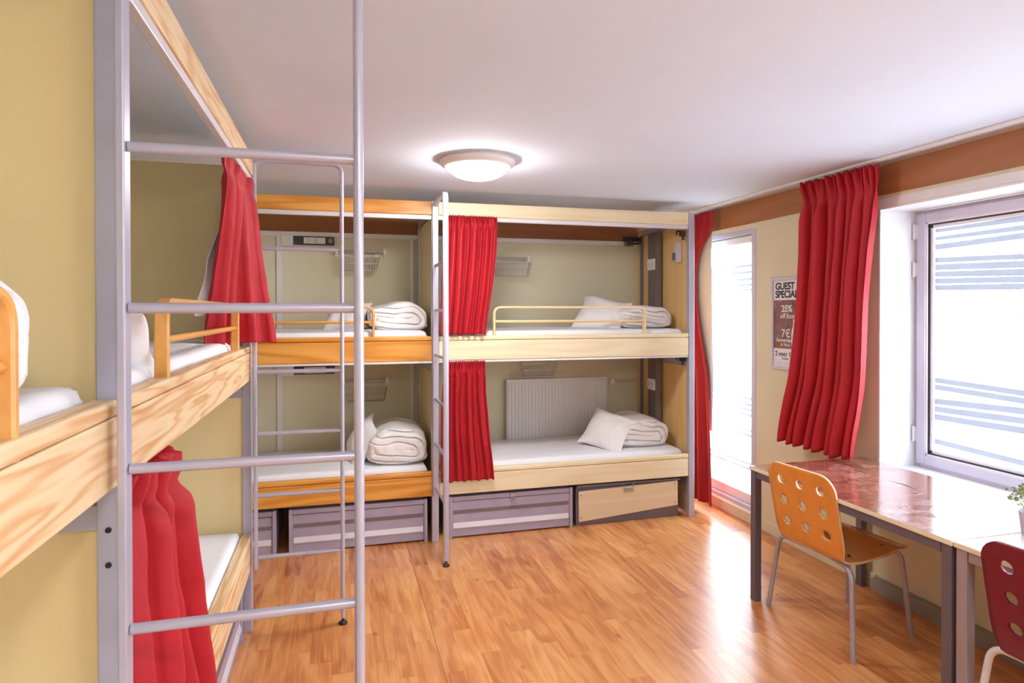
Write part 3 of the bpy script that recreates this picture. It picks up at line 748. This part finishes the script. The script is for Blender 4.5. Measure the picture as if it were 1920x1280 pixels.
# far left upper
c_up = curtain([(2.262, [(-.435, 2.74), (-.425, 3.12), (-.41, 3.34)]), (2.08, [(-.44, 2.80), (-.43, 3.14), (-.39, 3.38)]), (1.78, [(-.50, 2.92), (-.455, 3.16), (-.34, 3.36)]), (1.47, [(-.560, 2.97), (-.50, 3.10), (-.46, 3.19), (-.28, 3.31)])],
        'red curtain gathered at the far end of the left wall upper bed', 4.2, .026, 3, nflip=1)
lining_panel(c_up, [(2.02, [(-.473, 2.90), (-.475, 2.99)]), (1.81, [(-.540, 2.95), (-.49, 3.05)]), (1.60, [(-.580, 2.95), (-.52, 3.04)])])
# far left lower, close to the camera
curtain([(1.245, [(-.475, 1.62), (-.44, 1.80), (-.45, 1.96)]), (1.13, [(-.47, 1.60), (-.43, 1.80), (-.44, 1.96)]), (.85, [(-.45, 1.58), (-.42, 1.86), (-.42, 2.05)]), (.2, [(-.43, 1.56), (-.385, 1.95), (-.39, 2.34)])],
        'red curtain on the left wall lower bed behind the nearest ladder', 4.3, .050, 4, nflip=-1)
# narrow window curtain
c_w = curtain([(2.43, [(2.90, 4.92), (2.93, 4.52)]), (2.28, [(2.90, 4.92), (2.92, 4.53)]), (2.12, [(2.90, 4.92), (2.915, 4.66)]), (1.90, [(2.90, 4.90), (2.905, 4.715)]), (1.55, [(2.89, 4.90), (2.895, 4.66)]), (1.1, [(2.88, 4.88), (2.885, 4.52)]), (.06, [(2.87, 4.86), (2.88, 4.44)])],
        'red curtain beside the narrow window at the end of the birch bunk', 3.3, .020, 5, nflip=-1)
lining_panel(c_w, [(2.27, [(2.935, 4.90), (2.94, 4.545)]), (2.06, [(2.935, 4.90), (2.94, 4.56)]), (1.89, [(2.935, 4.90), (2.94, 4.545)]), (1.5, [(2.925, 4.90), (2.93, 4.52)]), (1.10, [(2.92, 4.88), (2.92, 4.49)]), (.65, [(2.91, 4.88), (2.91, 4.50)])])
# big curtain between the windows
curtain([(2.435, [(2.885, 3.44), (2.90, 2.87)]), (2.25, [(2.885, 3.42), (2.90, 2.875)]), (1.75, [(2.88, 3.45), (2.88, 2.90)]), (1.2, [(2.86, 3.50), (2.87, 2.92)]), (.762, [(2.83, 3.58), (2.84, 2.975)])],
        'large red curtain hanging between the two windows down to the table', 7.5, .042, 6, nflip=-1, nu=360, hem=1)
# pale lining panel of the narrow-window curtain
# ------------------------------------------------------------------ storage boxes under the beds
def locker(label, x0, x1, yf, h=.305, loc=(0, 0, 0), rz=0, latch=True):
    t = thing('storage_box', label, 'storage box', loc, rz)
    w = x1-x0; D = .62
    b = MB(); b.box(x0, x1, yf+.03, yf+D, .012, h-.03, .003)
    b.box(x0+.022, x1-.022, yf+.012, yf+.032, .012, h-.045, .002)
    b.build('body', M['locker'], t)
    for xa in (x0, x1-.022): MB().box(xa, xa+.022, yf, yf+.032, .0, h-.004, .002).build('corner_flange', M['locker'], t)
    MB().box(x0+.022, x1-.022, yf+.004, yf+.40, h-.040, h-.008, .004).build('lid', M['locker'], t)
    MB().box(x0+.03, x1-.03, yf+.0085, yf+.012, .175, .20).build('groove', M['locker_groove'], t)
    rg = MB(); rg.poly([(x0+.03, yf+.012, .065), (x0+.03, yf+.002, .075), (x0+.03, yf+.012, .11)], (w-.06, 0, 0)); rg.build('ridge', M['locker_ridge'], t)
    if latch:
        c = (x0+x1)/2; q = MB(); q.box(c-.018, c+.018, yf-.006, yf+.004, h-.055, h-.012, .003); q.tube(fillet([(c-.010, yf-.008, h-.03), (c-.010, yf-.014, h-.07), (c+.010, yf-.014, h-.07), (c+.010, yf-.008, h-.03)], .008, 4), .0035, 8)
        q.build('latch', M['steel'], t, True)
    return t
locker('grey metal storage box mostly hidden behind the left wall bunk', -1.24, -.395, 4.45)
locker('grey metal storage box under the honey orange bunk', -.315, .607, 4.45)
locker('grey metal storage box under the birch bunk beside the ladder', .762, 1.695, 4.45)
locker('grey metal storage box under the left wall bunk', .20, 1.86, .03, loc=(XFL, 1.48, 0), rz=PI/2)
# cream fronted box
t = thing('storage_box', 'storage box with a cream plywood front under the birch bunk', 'storage box')
b = MB(); b.box(1.735, 2.60, 4.485, 5.05, .0, .29, .003); b.build('body', M['metal_dark'], t)
MB().poly([(1.748, 4.452, .035), (2.575, 4.452, .098), (2.572, 4.452, .288), (1.745, 4.452, .262)], (0, .02, 0)).build('front_panel', M['cream_ply'], t, label='cream plywood front')
MB().box(1.735, 2.60, 4.455, 4.485, .292, .306, .003).build('lid_edge', M['metal_dark'], t)
for x, z in ((1.765, .235), (1.765, .065), (2.548, .265), (2.548, .125)):
    MB().tube([(x, 4.4535, z), (x, 4.449, z)], .007, 10).build('screw', M['steel'], t, True)
q = MB(); q.tube(fillet([(2.11, 4.447, .300), (2.11, 4.447, .235), (2.19, 4.447, .235), (2.19, 4.447, .300)], .006, 3), .003, 8); q.box(2.12, 2.18, 4.447, 4.453, .24, .262, .001); q.build('latch', M['steel'], t, True)

# ------------------------------------------------------------------ radiator
t = thing('radiator', 'white panel radiator on the back wall above the lower birch bed', 'radiator', (0, 0, 0))
def rad():
    mb = MB(); x0, x1, n = 1.415, 2.335, 30; w = (x1-x0)/n
    for k in range(n):
        a = x0+k*w; mb.box(a+.0035, a+w-.0035, 5.275, 5.300, .47, 1.005, .004)
    mb.box(x0, x1, 5.281, 5.300, .455, 1.02, .003); return mb
rad().build('front_plate', M['radiator'], t)
MB().box(1.405, 2.345, 5.272, 5.338, 1.014, 1.030, .004).build('top_grille', M['radiator'], t)
for xa in (1.405, 2.336): MB().box(xa, xa+.009, 5.275, 5.338, .455, 1.016, .002).build('side_plate', M['radiator'], t)
mb = MB(); mb.tube([(2.345, 5.305, .985), (2.43, 5.305, .985)], .012, 12); mb.tube([(2.43, 5.305, .985), (2.60, 5.305, .985), (2.66, 5.305, .985)], .008, 10); mb.build('pipe', M['pipe'], t, True)
mb = MB(); mb.tube([(2.385, 5.30, .985), (2.385, 5.255, .985)], .024, 16); mb.tube([(2.355, 5.30, .985), (2.37, 5.30, .985)], .02, 12); mb.build('valve', M['plastic_white'], t, True)

# ------------------------------------------------------------------ wall rails with wire baskets
def wall_rail(x0, x1, z, label):
    t = thing('wall_rail', label, 'wall rail', ((x0+x1)/2, YB, z)); c = (x0+x1)/2
    MB().tube([(x0-c, -.07, 0), (x1-c, -.07, 0)], .008, 12).build('rod', M['steel'], t, True)
    for x in (x0-c+.018, x1-c-.018):
        mb = MB(); mb.box(x-.012, x+.012, -.080, -.06, -.022, .022, .003); mb.box(x-.012, x+.012, -.064, -.001, -.006, .006); mb.box(x-.013, x+.013, -.006, -.001, -.04, .04, .003)
        mb.build('bracket', M['plastic_white'], t)
def wire_basket(x0, x1, z, label):
    cx = (x0+x1)/2; w = x1-x0; t = MB(); r = .0015; zt = z-.045; zb = z-.155; yb_, yf_ = -.065, -.185
    P = lambda x, y, z_: (x-cx, y, z_-z)
    # rims
    for zz, ins in ((zt, 0), ((zt+zb)/2, .01), (zb, .022)):
        t.tube([P(x0+ins, yb_, zz), P(x1-ins, yb_, zz), P(x1-ins, yf_+ins, zz), P(x0+ins, yf_+ins, zz), P(x0+ins, yb_, zz)], r*1.3, 6)
    n = 13
    for k in range(n+1):
        f = k/n; xt = x0+w*f; xb = x0+.022+(w-.044)*f
        t.tube([P(xt, yf_, zt), P(xb, yf_+.022, zb), P(xb, yb_, zb), P(xt, yb_, zt)], r, 5)
    for k in range(1, 5):
        y = yb_+(yf_-yb_)*k/5
        t.tube([P(x0, y, zt), P(x0+.022, y*.9, zb), P(x1-.022, y*.9, zb), P(x1, y, zt)], r, 5)
    for x in (x0+.03, x1-.03):
        t.tube(fillet([P(x, -.06, zt), P(x, -.06, z+.012), P(x, -.08, z+.012), P(x, -.088, z-.01)], .006, 3), r*1.4, 6)
    o = t.build('wire_basket', M['steel'], None, True); o.location = (cx, YB, z)
    return tag(o, label, 'basket')
for x0, x1, b0, b1, z, lb in ((-.02, .395, .02, .33, 2.105, 'above the upper honey orange bed'), (.03, .41, .06, .385, 1.055, 'above the lower honey orange bed'),
                              (1.225, 1.625, 1.27, 1.60, 2.075, 'above the upper birch bed'), (1.475, 1.875, 1.52, 1.83, 1.215, 'above the radiator')):
    wall_rail(x0, x1, z, 'short steel wall rail '+lb)
    wire_basket(b0, b1, z, 'wire basket hanging from the rail '+lb)
# power strips
def power_strip(z, lab):
    t = thing('power_strip', lab, 'power strip', (0, YB, z))
    MB().box(-.435+.01, -.335, -.03, -.019, -.045, .045, .004).build('junction_box', M['plastic_white'], t)
    MB().box(-.333, -.02, -.035, -.001, -.033, .035, .004).build('housing', M['plastic_dark'], t)
    MB().box(-.255, -.09, -.040, -.0352, -.024, .026, .003).build('socket_plate', M['plastic_white'], t)
    for x in (-.215, -.165): MB().tube([(x, -.0405, 0), (x, -.0425, 0)], .019, 16).build('socket', M['locker_ridge'], t, True)
    MB().tube([(-.05, -.036, 0), (-.05, -.048, 0)], .018, 16).build('knob', M['metal_dark'], t, True)
power_strip(2.185, 'dark power strip with white sockets high above the upper honey orange bed')
power_strip(1.150, 'dark power strip under the upper honey orange bed')

# ------------------------------------------------------------------ poster
t = thing('poster', 'framed poster reading GUEST SPECIALS partly behind the large red curtain', 'poster', (XR, 3.686, 1.53))
PW2, PH = .46, .65
def fr():
    mb = MB(); w, h, f = PW2/2, PH/2, .022
    mb.box(-.016, -.001, -w, -w+f, -h, h, .003); mb.box(-.016, -.001, w-f, w, -h, h, .003); mb.box(-.016, -.001, -w+f, w-f, h-f, h, .003); mb.box(-.016, -.001, -w+f, w-f, -h, -h+f, .003); return mb
fr().build('frame', M['frame_grey'], t)
MB().box(-.006, -.002, -PW2/2+.02, PW2/2-.02, -PH/2+.02, PH/2-.02).build('sheet', M['print_white'], t)
MB().box(-.0075, -.0062, -PW2/2+.022, PW2/2-.022, -.175, .165).build('photo_print', M['poster'], t)
def text(s, size, y, z, mat, parent, bold=.0, x=-.0085, shear=0, sp=1.0):
    c = bpy.data.curves.new('lettering', 'FONT'); c.body = s; c.size = size; c.offset = bold; c.shear = shear; c.space_character = sp; c.extrude = .0002
    o = bpy.data.objects.new('lettering', c); COL.objects.link(o)
    bpy.context.view_layer.update()
    me = bpy.data.meshes.new_from_object(o.evaluated_get(bpy.context.evaluated_depsgraph_get()))
    bpy.data.objects.remove(o); me.materials.clear(); me.materials.append(mat)
    ob = bpy.data.objects.new('lettering', me); COL.objects.link(ob); ob.parent = parent
    ob.matrix_local = Matrix(((0, 0, -1, x), (-1, 0, 0, y), (0, 1, 0, z), (0, 0, 0, 1)))
    return ob
YL = PW2/2-.038; WH = M['print_white']
text('GUEST', .068, YL, 1.770-1.53, M['print_dark'], t, .0022, x=-.0065, sp=.94); text('SPECIALS', .068, YL, 1.713-1.53, M['print_dark'], t, .0022, x=-.0065, sp=.94)
text('25%', .066, YL-.065, 1.613-1.53, WH, t, .0018); text('off food', .048, YL-.05, 1.568-1.53, WH, t, .0006, shear=.3)
text('7€', .080, YL-.065, 1.435-1.53, WH, t, .001); text('homemade', .040, YL-.01, 1.402-1.53, WH, t, .0006, shear=.3); text('& Wine', .030, YL-.06, 1.372-1.53, WH, t, .0004)
text('2 voor 1*  3 cp', .046, YL, 1.302-1.53, M['print_dark'], t, .0012, x=-.0065); text('Drinks', .024, YL-.07, 1.277-1.53, M['print_dark'], t, .0004, x=-.0065)
for zl in (-.276, -.290): MB().box(-.0068, -.0062, -.17, YL-.02, zl, zl+.002).build('fine_print', M['print_grey'], t)
mb = MB(); mb.lathe((0, 0, 0), [(.028, 0), (.03, .10), (.012, .15), (.011, .19)], 16); mb.bm.transform(Matrix.Diagonal((.03, 1, 1, 1)))
o = mb.build('bottle_print', M['print_white'], t, True); o.location = (-.0078, -.005, -.16)

# ------------------------------------------------------------------ tables
def table(label, y0, y1, frame_m, top_m, x0=2.232, x1=3.008, zt=.75):
    t = thing('table', label, 'table', ((x0+x1)/2, (y0+y1)/2, 0)); cx, cy = (x0+x1)/2, (y0+y1)/2; a, b, c, d = x0-cx, x1-cx, y0-cy, y1-cy
    s = MB().box(a, b, c, d, zt-.020, zt-.001, .002).build('tabletop', M['table_edge'], t)
    MB().box(a+.003, b-.003, c+.003, d-.003, zt-.0008, zt+.0004).build('top_surface', top_m, s)
    q = .042
    fr = MB(); zz = (zt-.060, zt-.022)
    fr.box(a+.008, a+.008+.03, c+.01+q, d-.01-q, *zz, .002); fr.box(b-.038, b-.008, c+.01+q, d-.01-q, *zz, .002); fr.box(a+.01+q, b-.01-q, c+.012, c+.042, *zz, .002); fr.box(a+.01+q, b-.01-q, d-.042, d-.012, *zz, .002)
    fr.build('frame', frame_m, t)
    for sx_ in (0, 1):
        for sy_ in (0, 1):
            xa = a+.006 if sx_ == 0 else b-.006-q; ya = c+.006 if sy_ == 0 else d-.006-q
            MB().box(xa, xa+q, ya, ya+q, 0, zt-.022, .003).build('leg', frame_m, t)
    return t
_t1 = table('table with a glossy reddish brown printed top by the windows', 1.862, 3.085, M['table_frame'], M['tabletop'])
for q in (((2.719, 2.612), (2.729, 2.527), (2.71, 2.434)), ((2.731, 2.835), (2.725, 2.778), (2.707, 2.725)), ((2.393, 2.261), (2.397, 2.245), (2.394, 2.229)), ((2.434, 2.127), (2.430, 2.108), (2.418, 2.088))):
    a, b, c = [(p[0]-2.62, p[1]-2.4735) for p in q]; w = .006 if q[0][1] > 2.3 else .003
    MB().poly([(a[0], a[1], .7508), (b[0]+w, b[1], .7508), (c[0], c[1], .7508), (b[0]-w, b[1]-.004, .7508)], (0, 0, .0003)).build('print_mark', M['print_dark'], _t1)
table('table with a plain white top at the right edge', .62, 1.858, M['table_frame2'], M['table_white'], x0=2.236)

# ------------------------------------------------------------------ chairs
def chair(label, loc, rz, shell_m, tube_m, holes=True):
    t = thing('chair', label, 'chair', loc, rz)
    # profile (x, z), s along arc from the top of the back to the front of the seat; chair faces +x
    prof = fillet([(-.305, 0, .846), (-.240, 0, .52), (-.215, 0, .425), (-.02, 0, .432), (.17, 0, .462), (.232, 0, .448)], .075, 10)
    Ls = [0]
    for i in range(1, len(prof)): Ls.append(Ls[-1]+(prof[i]-prof[i-1]).length)
    T = Ls[-1]
    def at(s):
        s = max(0, min(T, s))
        for i in range(1, len(prof)):
            if s <= Ls[i]+1e-9:
                k = (s-Ls[i-1])/max(1e-9, Ls[i]-Ls[i-1]); return prof[i-1].lerp(prof[i], k)
        return prof[-1]
    # outline in (s, y)
    def half(s):
        r = .085; w = .212
        if s < r: w = w-r+math.sqrt(max(0, r*r-(r-s)**2))
        e = T-s
        k = math.exp(-((s-.43)/.055)**2); w -= .022*k
        if s > .43: w -= .012*(s-.43)/(T-.43)
        r2 = .06
        if e < r2: w = w-r2+math.sqrt(max(0, r2*r2-(r2-e)**2))
        return w
    ss = [T*(1-math.cos(PI*i/60))/2 for i in range(61)]
    out = [(s, half(s)) for s in ss]+[(s, -half(s)) for s in ss[::-1]]
    pts, edges = [], []
    def addloop(lp):
        clean = []
        for p in lp:
            if not clean or (Vector(p)-Vector(clean[-1])).length > 1e-4: clean.append(p)
        if (Vector(clean[0])-Vector(clean[-1])).length < 1e-4: clean.pop()
        n0 = len(pts); pts.extend(clean); n = len(clean)
        edges.extend([(n0+i, n0+(i+1) % n) for i in range(n)])
    addloop(out)
    hc = [(sv, yv) for sv in (.085, .195, .305) for yv in (-.125, 0, .125)]
    if holes:
        for hs, hy in hc:
            addloop([(hs+.0235*math.cos(2*PI*k/24), hy+.0235*math.sin(2*PI*k/24)) for k in range(24)])
    gs = .013; i = 0
    s = gs
    while s < T-gs*.6:
        y = -.21
        while y < .211:
            if abs(y) < half(s)-.007 and all((s-a)**2+(y-b)**2 > .030**2 for a, b in (hc if holes else [])):
                pts.append((s, y))
            y += gs*1.6
        s += gs
    res = geometry.delaunay_2d_cdt([Vector(p) for p in pts], edges, [], 0, 1e-5)
    V, E_, Fc = res[0], res[1], res[2]
    mb = MB(); vv = []
    for v in V:
        p = at(v.x); y = v.y
        cur = .006*(y/.21)**2 if v.x < .40 else 0   # back wraps around the sitter
        dish = -.010*(1-(y/.21)**2) if v.x > .45 else 0
        vv.append(mb.bm.verts.new((p.x+cur, y, p.z+dish)))
    def inside(c):
        if c.x < 0 or c.x > T or abs(c.y) > half(c.x)+1e-4: return False
        if holes:
            for a, b in hc:
                if (c.x-a)**2+(c.y-b)**2 < .0225**2: return False
        return True
    for f in Fc:
        c = sum((V[i] for i in f), Vector((0, 0)))/len(f)
        if inside(c):
            try: mb.bm.faces.new([vv[i] for i in f])
            except ValueError: pass
    loose = [v for v in mb.bm.verts if not v.link_faces]
    bmesh.ops.delete(mb.bm, geom=loose, context='VERTS')
    o = mb.build('seat_shell', shell_m, t, True)
    for pl in o.data.polygons: pl.use_smooth = True
    so = o.modifiers.new('plywood', 'SOLIDIFY'); so.thickness = .011; so.offset = 0; so.use_even_offset = False
    o.data.materials.append(M['ply_edge']); so.material_offset_rim = 1 if shell_m != M['chair_red'] else 0
    for x, y in ((-.10, .12), (-.10, -.12), (.12, .12), (.12, -.12)):
        MB().lathe((x, y, at(.42+.10+x+.10).z-.004), [(.009, 0), (.009, .004), (.005, .007)], 12).build('screw', M['black'], t, True)
    return t
def chair_legs(t, feet, tube_m, r=.0125):
    """feet in local coords: rear-left, rear-right, front-left, front-right"""
    rl, rr_, fl, fr_ = feet
    for f, (tx, ty) in ((rl, (-.14, .13)), (rr_, (-.14, -.13)), (fl, (.10, .13)), (fr_, (.10, -.13))):
        f = Vector(f); kx, ky = f.x*.86, f.y*.84
        zt = .408 if f.x < 0 else .425
        p = fillet([(tx, ty*.3, zt), (kx*.98, ky, zt), (f.x, f.y, 0)], .06, 8)
        MB().tube(p, r, 14).build('leg', tube_m, t, True)
    mb = MB(); mb.tube([(-.14, -.05, .408), (-.14, .05, .408)], r, 12); mb.tube([(.10, -.05, .425), (.10, .05, .425)], r, 12); mb.tube([(-.14, 0, .408), (.10, 0, .425)], r*.9, 12)
    mb.build('seat_frame', tube_m, t, True)
def local_feet(t, pts):
    c, q = math.cos(-t.rotation_euler.z), math.sin(-t.rotation_euler.z); out = []
    for x, y in pts:
        dx, dy = x-t.location.x, y-t.location.y; out.append((dx*c-dy*q, dx*q+dy*c, 0))
    return out
_n = M['chair_orange'].node_tree.nodes['Principled BSDF']; _n.inputs['Coat Weight'].default_value = .8; _n.inputs['Coat Roughness'].default_value = .22
c1 = chair('orange plywood chair with round holes in front of the table', (2.486, 2.662, 0), D2(5), M['chair_orange'], M['tube_grey'])
chair_legs(c1, local_feet(c1, [(2.286, 2.985), (2.281, 2.384), (2.73, 2.89), (2.752, 2.508)]), M['tube_grey'])
c2 = chair('dark red chair with round holes at the right edge', (2.447, 1.484, 0), D2(2), M['chair_red'], M['tube_white'])
chair_legs(c2, local_feet(c2, [(2.255, 1.80), (2.262, 1.18), (2.71, 1.69), (2.72, 1.29)]), M['tube_white'])

# ------------------------------------------------------------------ plant
t = thing('potted_plant', 'small green potted plant on the white table at the right edge', 'plant', (2.605, 1.825, .751))
MB().lathe((0, 0, 0), [(.035, 0), (.045, .004), (.055, .09), (.052, .09), (.048, .075), (.002, .075)], 24).build('pot', M['pot'], t, True)
mb = MB(); st = MB(); rnd = random.Random(3)
for k in range(46):
    a = rnd.uniform(0, 2*PI); rr = rnd.uniform(.01, .085); zz = .10+rnd.uniform(0, .10)*(1-rr/.12)+.02
    p = Vector((rr*math.cos(a), rr*math.sin(a), zz)); st.tube([(p.x*.25, p.y*.25, .07), tuple(p*.8+Vector((0, 0, .02))), tuple(p)], .0012, 5)
    for q in range(7):
        c = p+Vector((rnd.uniform(-.014, .014), rnd.uniform(-.014, .014), rnd.uniform(-.016, .016)))
        d = Vector((rnd.uniform(-1, 1), rnd.uniform(-1, 1), rnd.uniform(-.2, 1))).normalized(); e = d.orthogonal().normalized(); f = d.cross(e); l, w = .011, .006
        vs = [c-d*l*.2, c+e*w+d*l*.4, c+d*l*1.3, c-e*w+d*l*.4, c+f*.003+d*l*.5]
        bv = [mb.bm.verts.new(x) for x in vs]
        for tri in ((0, 1, 4), (1, 2, 4), (2, 3, 4), (3, 0, 4)): mb.bm.faces.new([bv[i] for i in tri])
mb.build('foliage', M['leaf'], t); st.build('stem', M['leaf'], t, True)

# ------------------------------------------------------------------ outside, blown out by daylight
g = MB().box(XR+WT+.5, 90, -60, 90, -.55, -.50); o = g.build('ground', M['ground']); o['kind'] = 'structure'
t = thing('building', 'pale apartment building far outside the window', 'building', (62, 30, -.5))
MB().box(-4, 6, -26, 30, 0, 9.5).build('wall', M['facade'], t)
for j in range(3):
    for k in range(12):
        MB().box(-4.06, -3.98, -24+k*4.4, -22.2+k*4.4, 1.2+j*3, 2.8+j*3).build('window', M['facade_glass'], t)
def tree(x, y, h, seed, lab):
    rnd = random.Random(seed); mb = MB()
    def br(p, d, l, r, n):
        e = p+d*l; mb.tube([p, (p+e)/2+Vector((rnd.uniform(-.03, .03), rnd.uniform(-.03, .03), 0))*l, e], r, 5)
        if n == 0: return
        for _ in range(3):
            dd = (d+Vector((rnd.uniform(-.8, .8), rnd.uniform(-.8, .8), rnd.uniform(-.1, .6)))).normalized(); br(e, dd, l*rnd.uniform(.6, .8), r*.6, n-1)
    br(Vector((0, 0, 0)), Vector((0, 0, 1)), h*.35, h*.012, 4)
    o = mb.build('tree', M['bark'], None, True); o.location = (x, y, -.5); return tag(o, lab, 'tree', 'bare trees outside the window')
for i, (x, y, h) in enumerate(((24, 17.5, 4.6), (25, 15.6, 4.4), (27, 19.5, 4.8), (23, 13.5, 4.2))):
    tree(x, y, h, i+2, 'thin bare tree far outside the window')

GROUPS = {'bunk_bed': 'bunk beds around the room', 'mattress': 'mattresses on the bunk beds', 'folded_duvet': 'folded duvets on the beds', 'pillow': 'pillows on the beds',
          'storage_box': 'storage boxes under the lower beds', 'wall_rail': 'wall rails inside the back bunks', 'wire_basket': 'wire baskets inside the back bunks',
          'power_strip': 'power strips on the back wall', 'ceiling_lamp': 'ceiling lamps', 'table': 'tables by the windows', 'chair': 'chairs at the tables'}
for o in COL.objects:
    k = o.name.split('.')[0]
    if o.parent is None and k in GROUPS and 'category' in o: o['group'] = GROUPS[k]
    elif o.parent is None and k == 'curtain': o['group'] = 'window curtains' if 'window' in o['label'] else 'bed curtains'

# portals guide sampling of the sky through the openings
def portal(w, x):
    ld = bpy.data.lights.new('sky_portal', 'AREA'); ld.shape = 'RECTANGLE'; ld.size = w[3]-w[2]; ld.size_y = w[1]-w[0]
    ld.cycles.is_portal = True
    o = bpy.data.objects.new('sky_portal', ld); COL.objects.link(o); o.location = (x, (w[0]+w[1])/2, (w[2]+w[3])/2); o.rotation_euler = (0, PI/2, 0)
for w in (W1, W2, W3_ADDED): portal(w, XR+WT+.02)
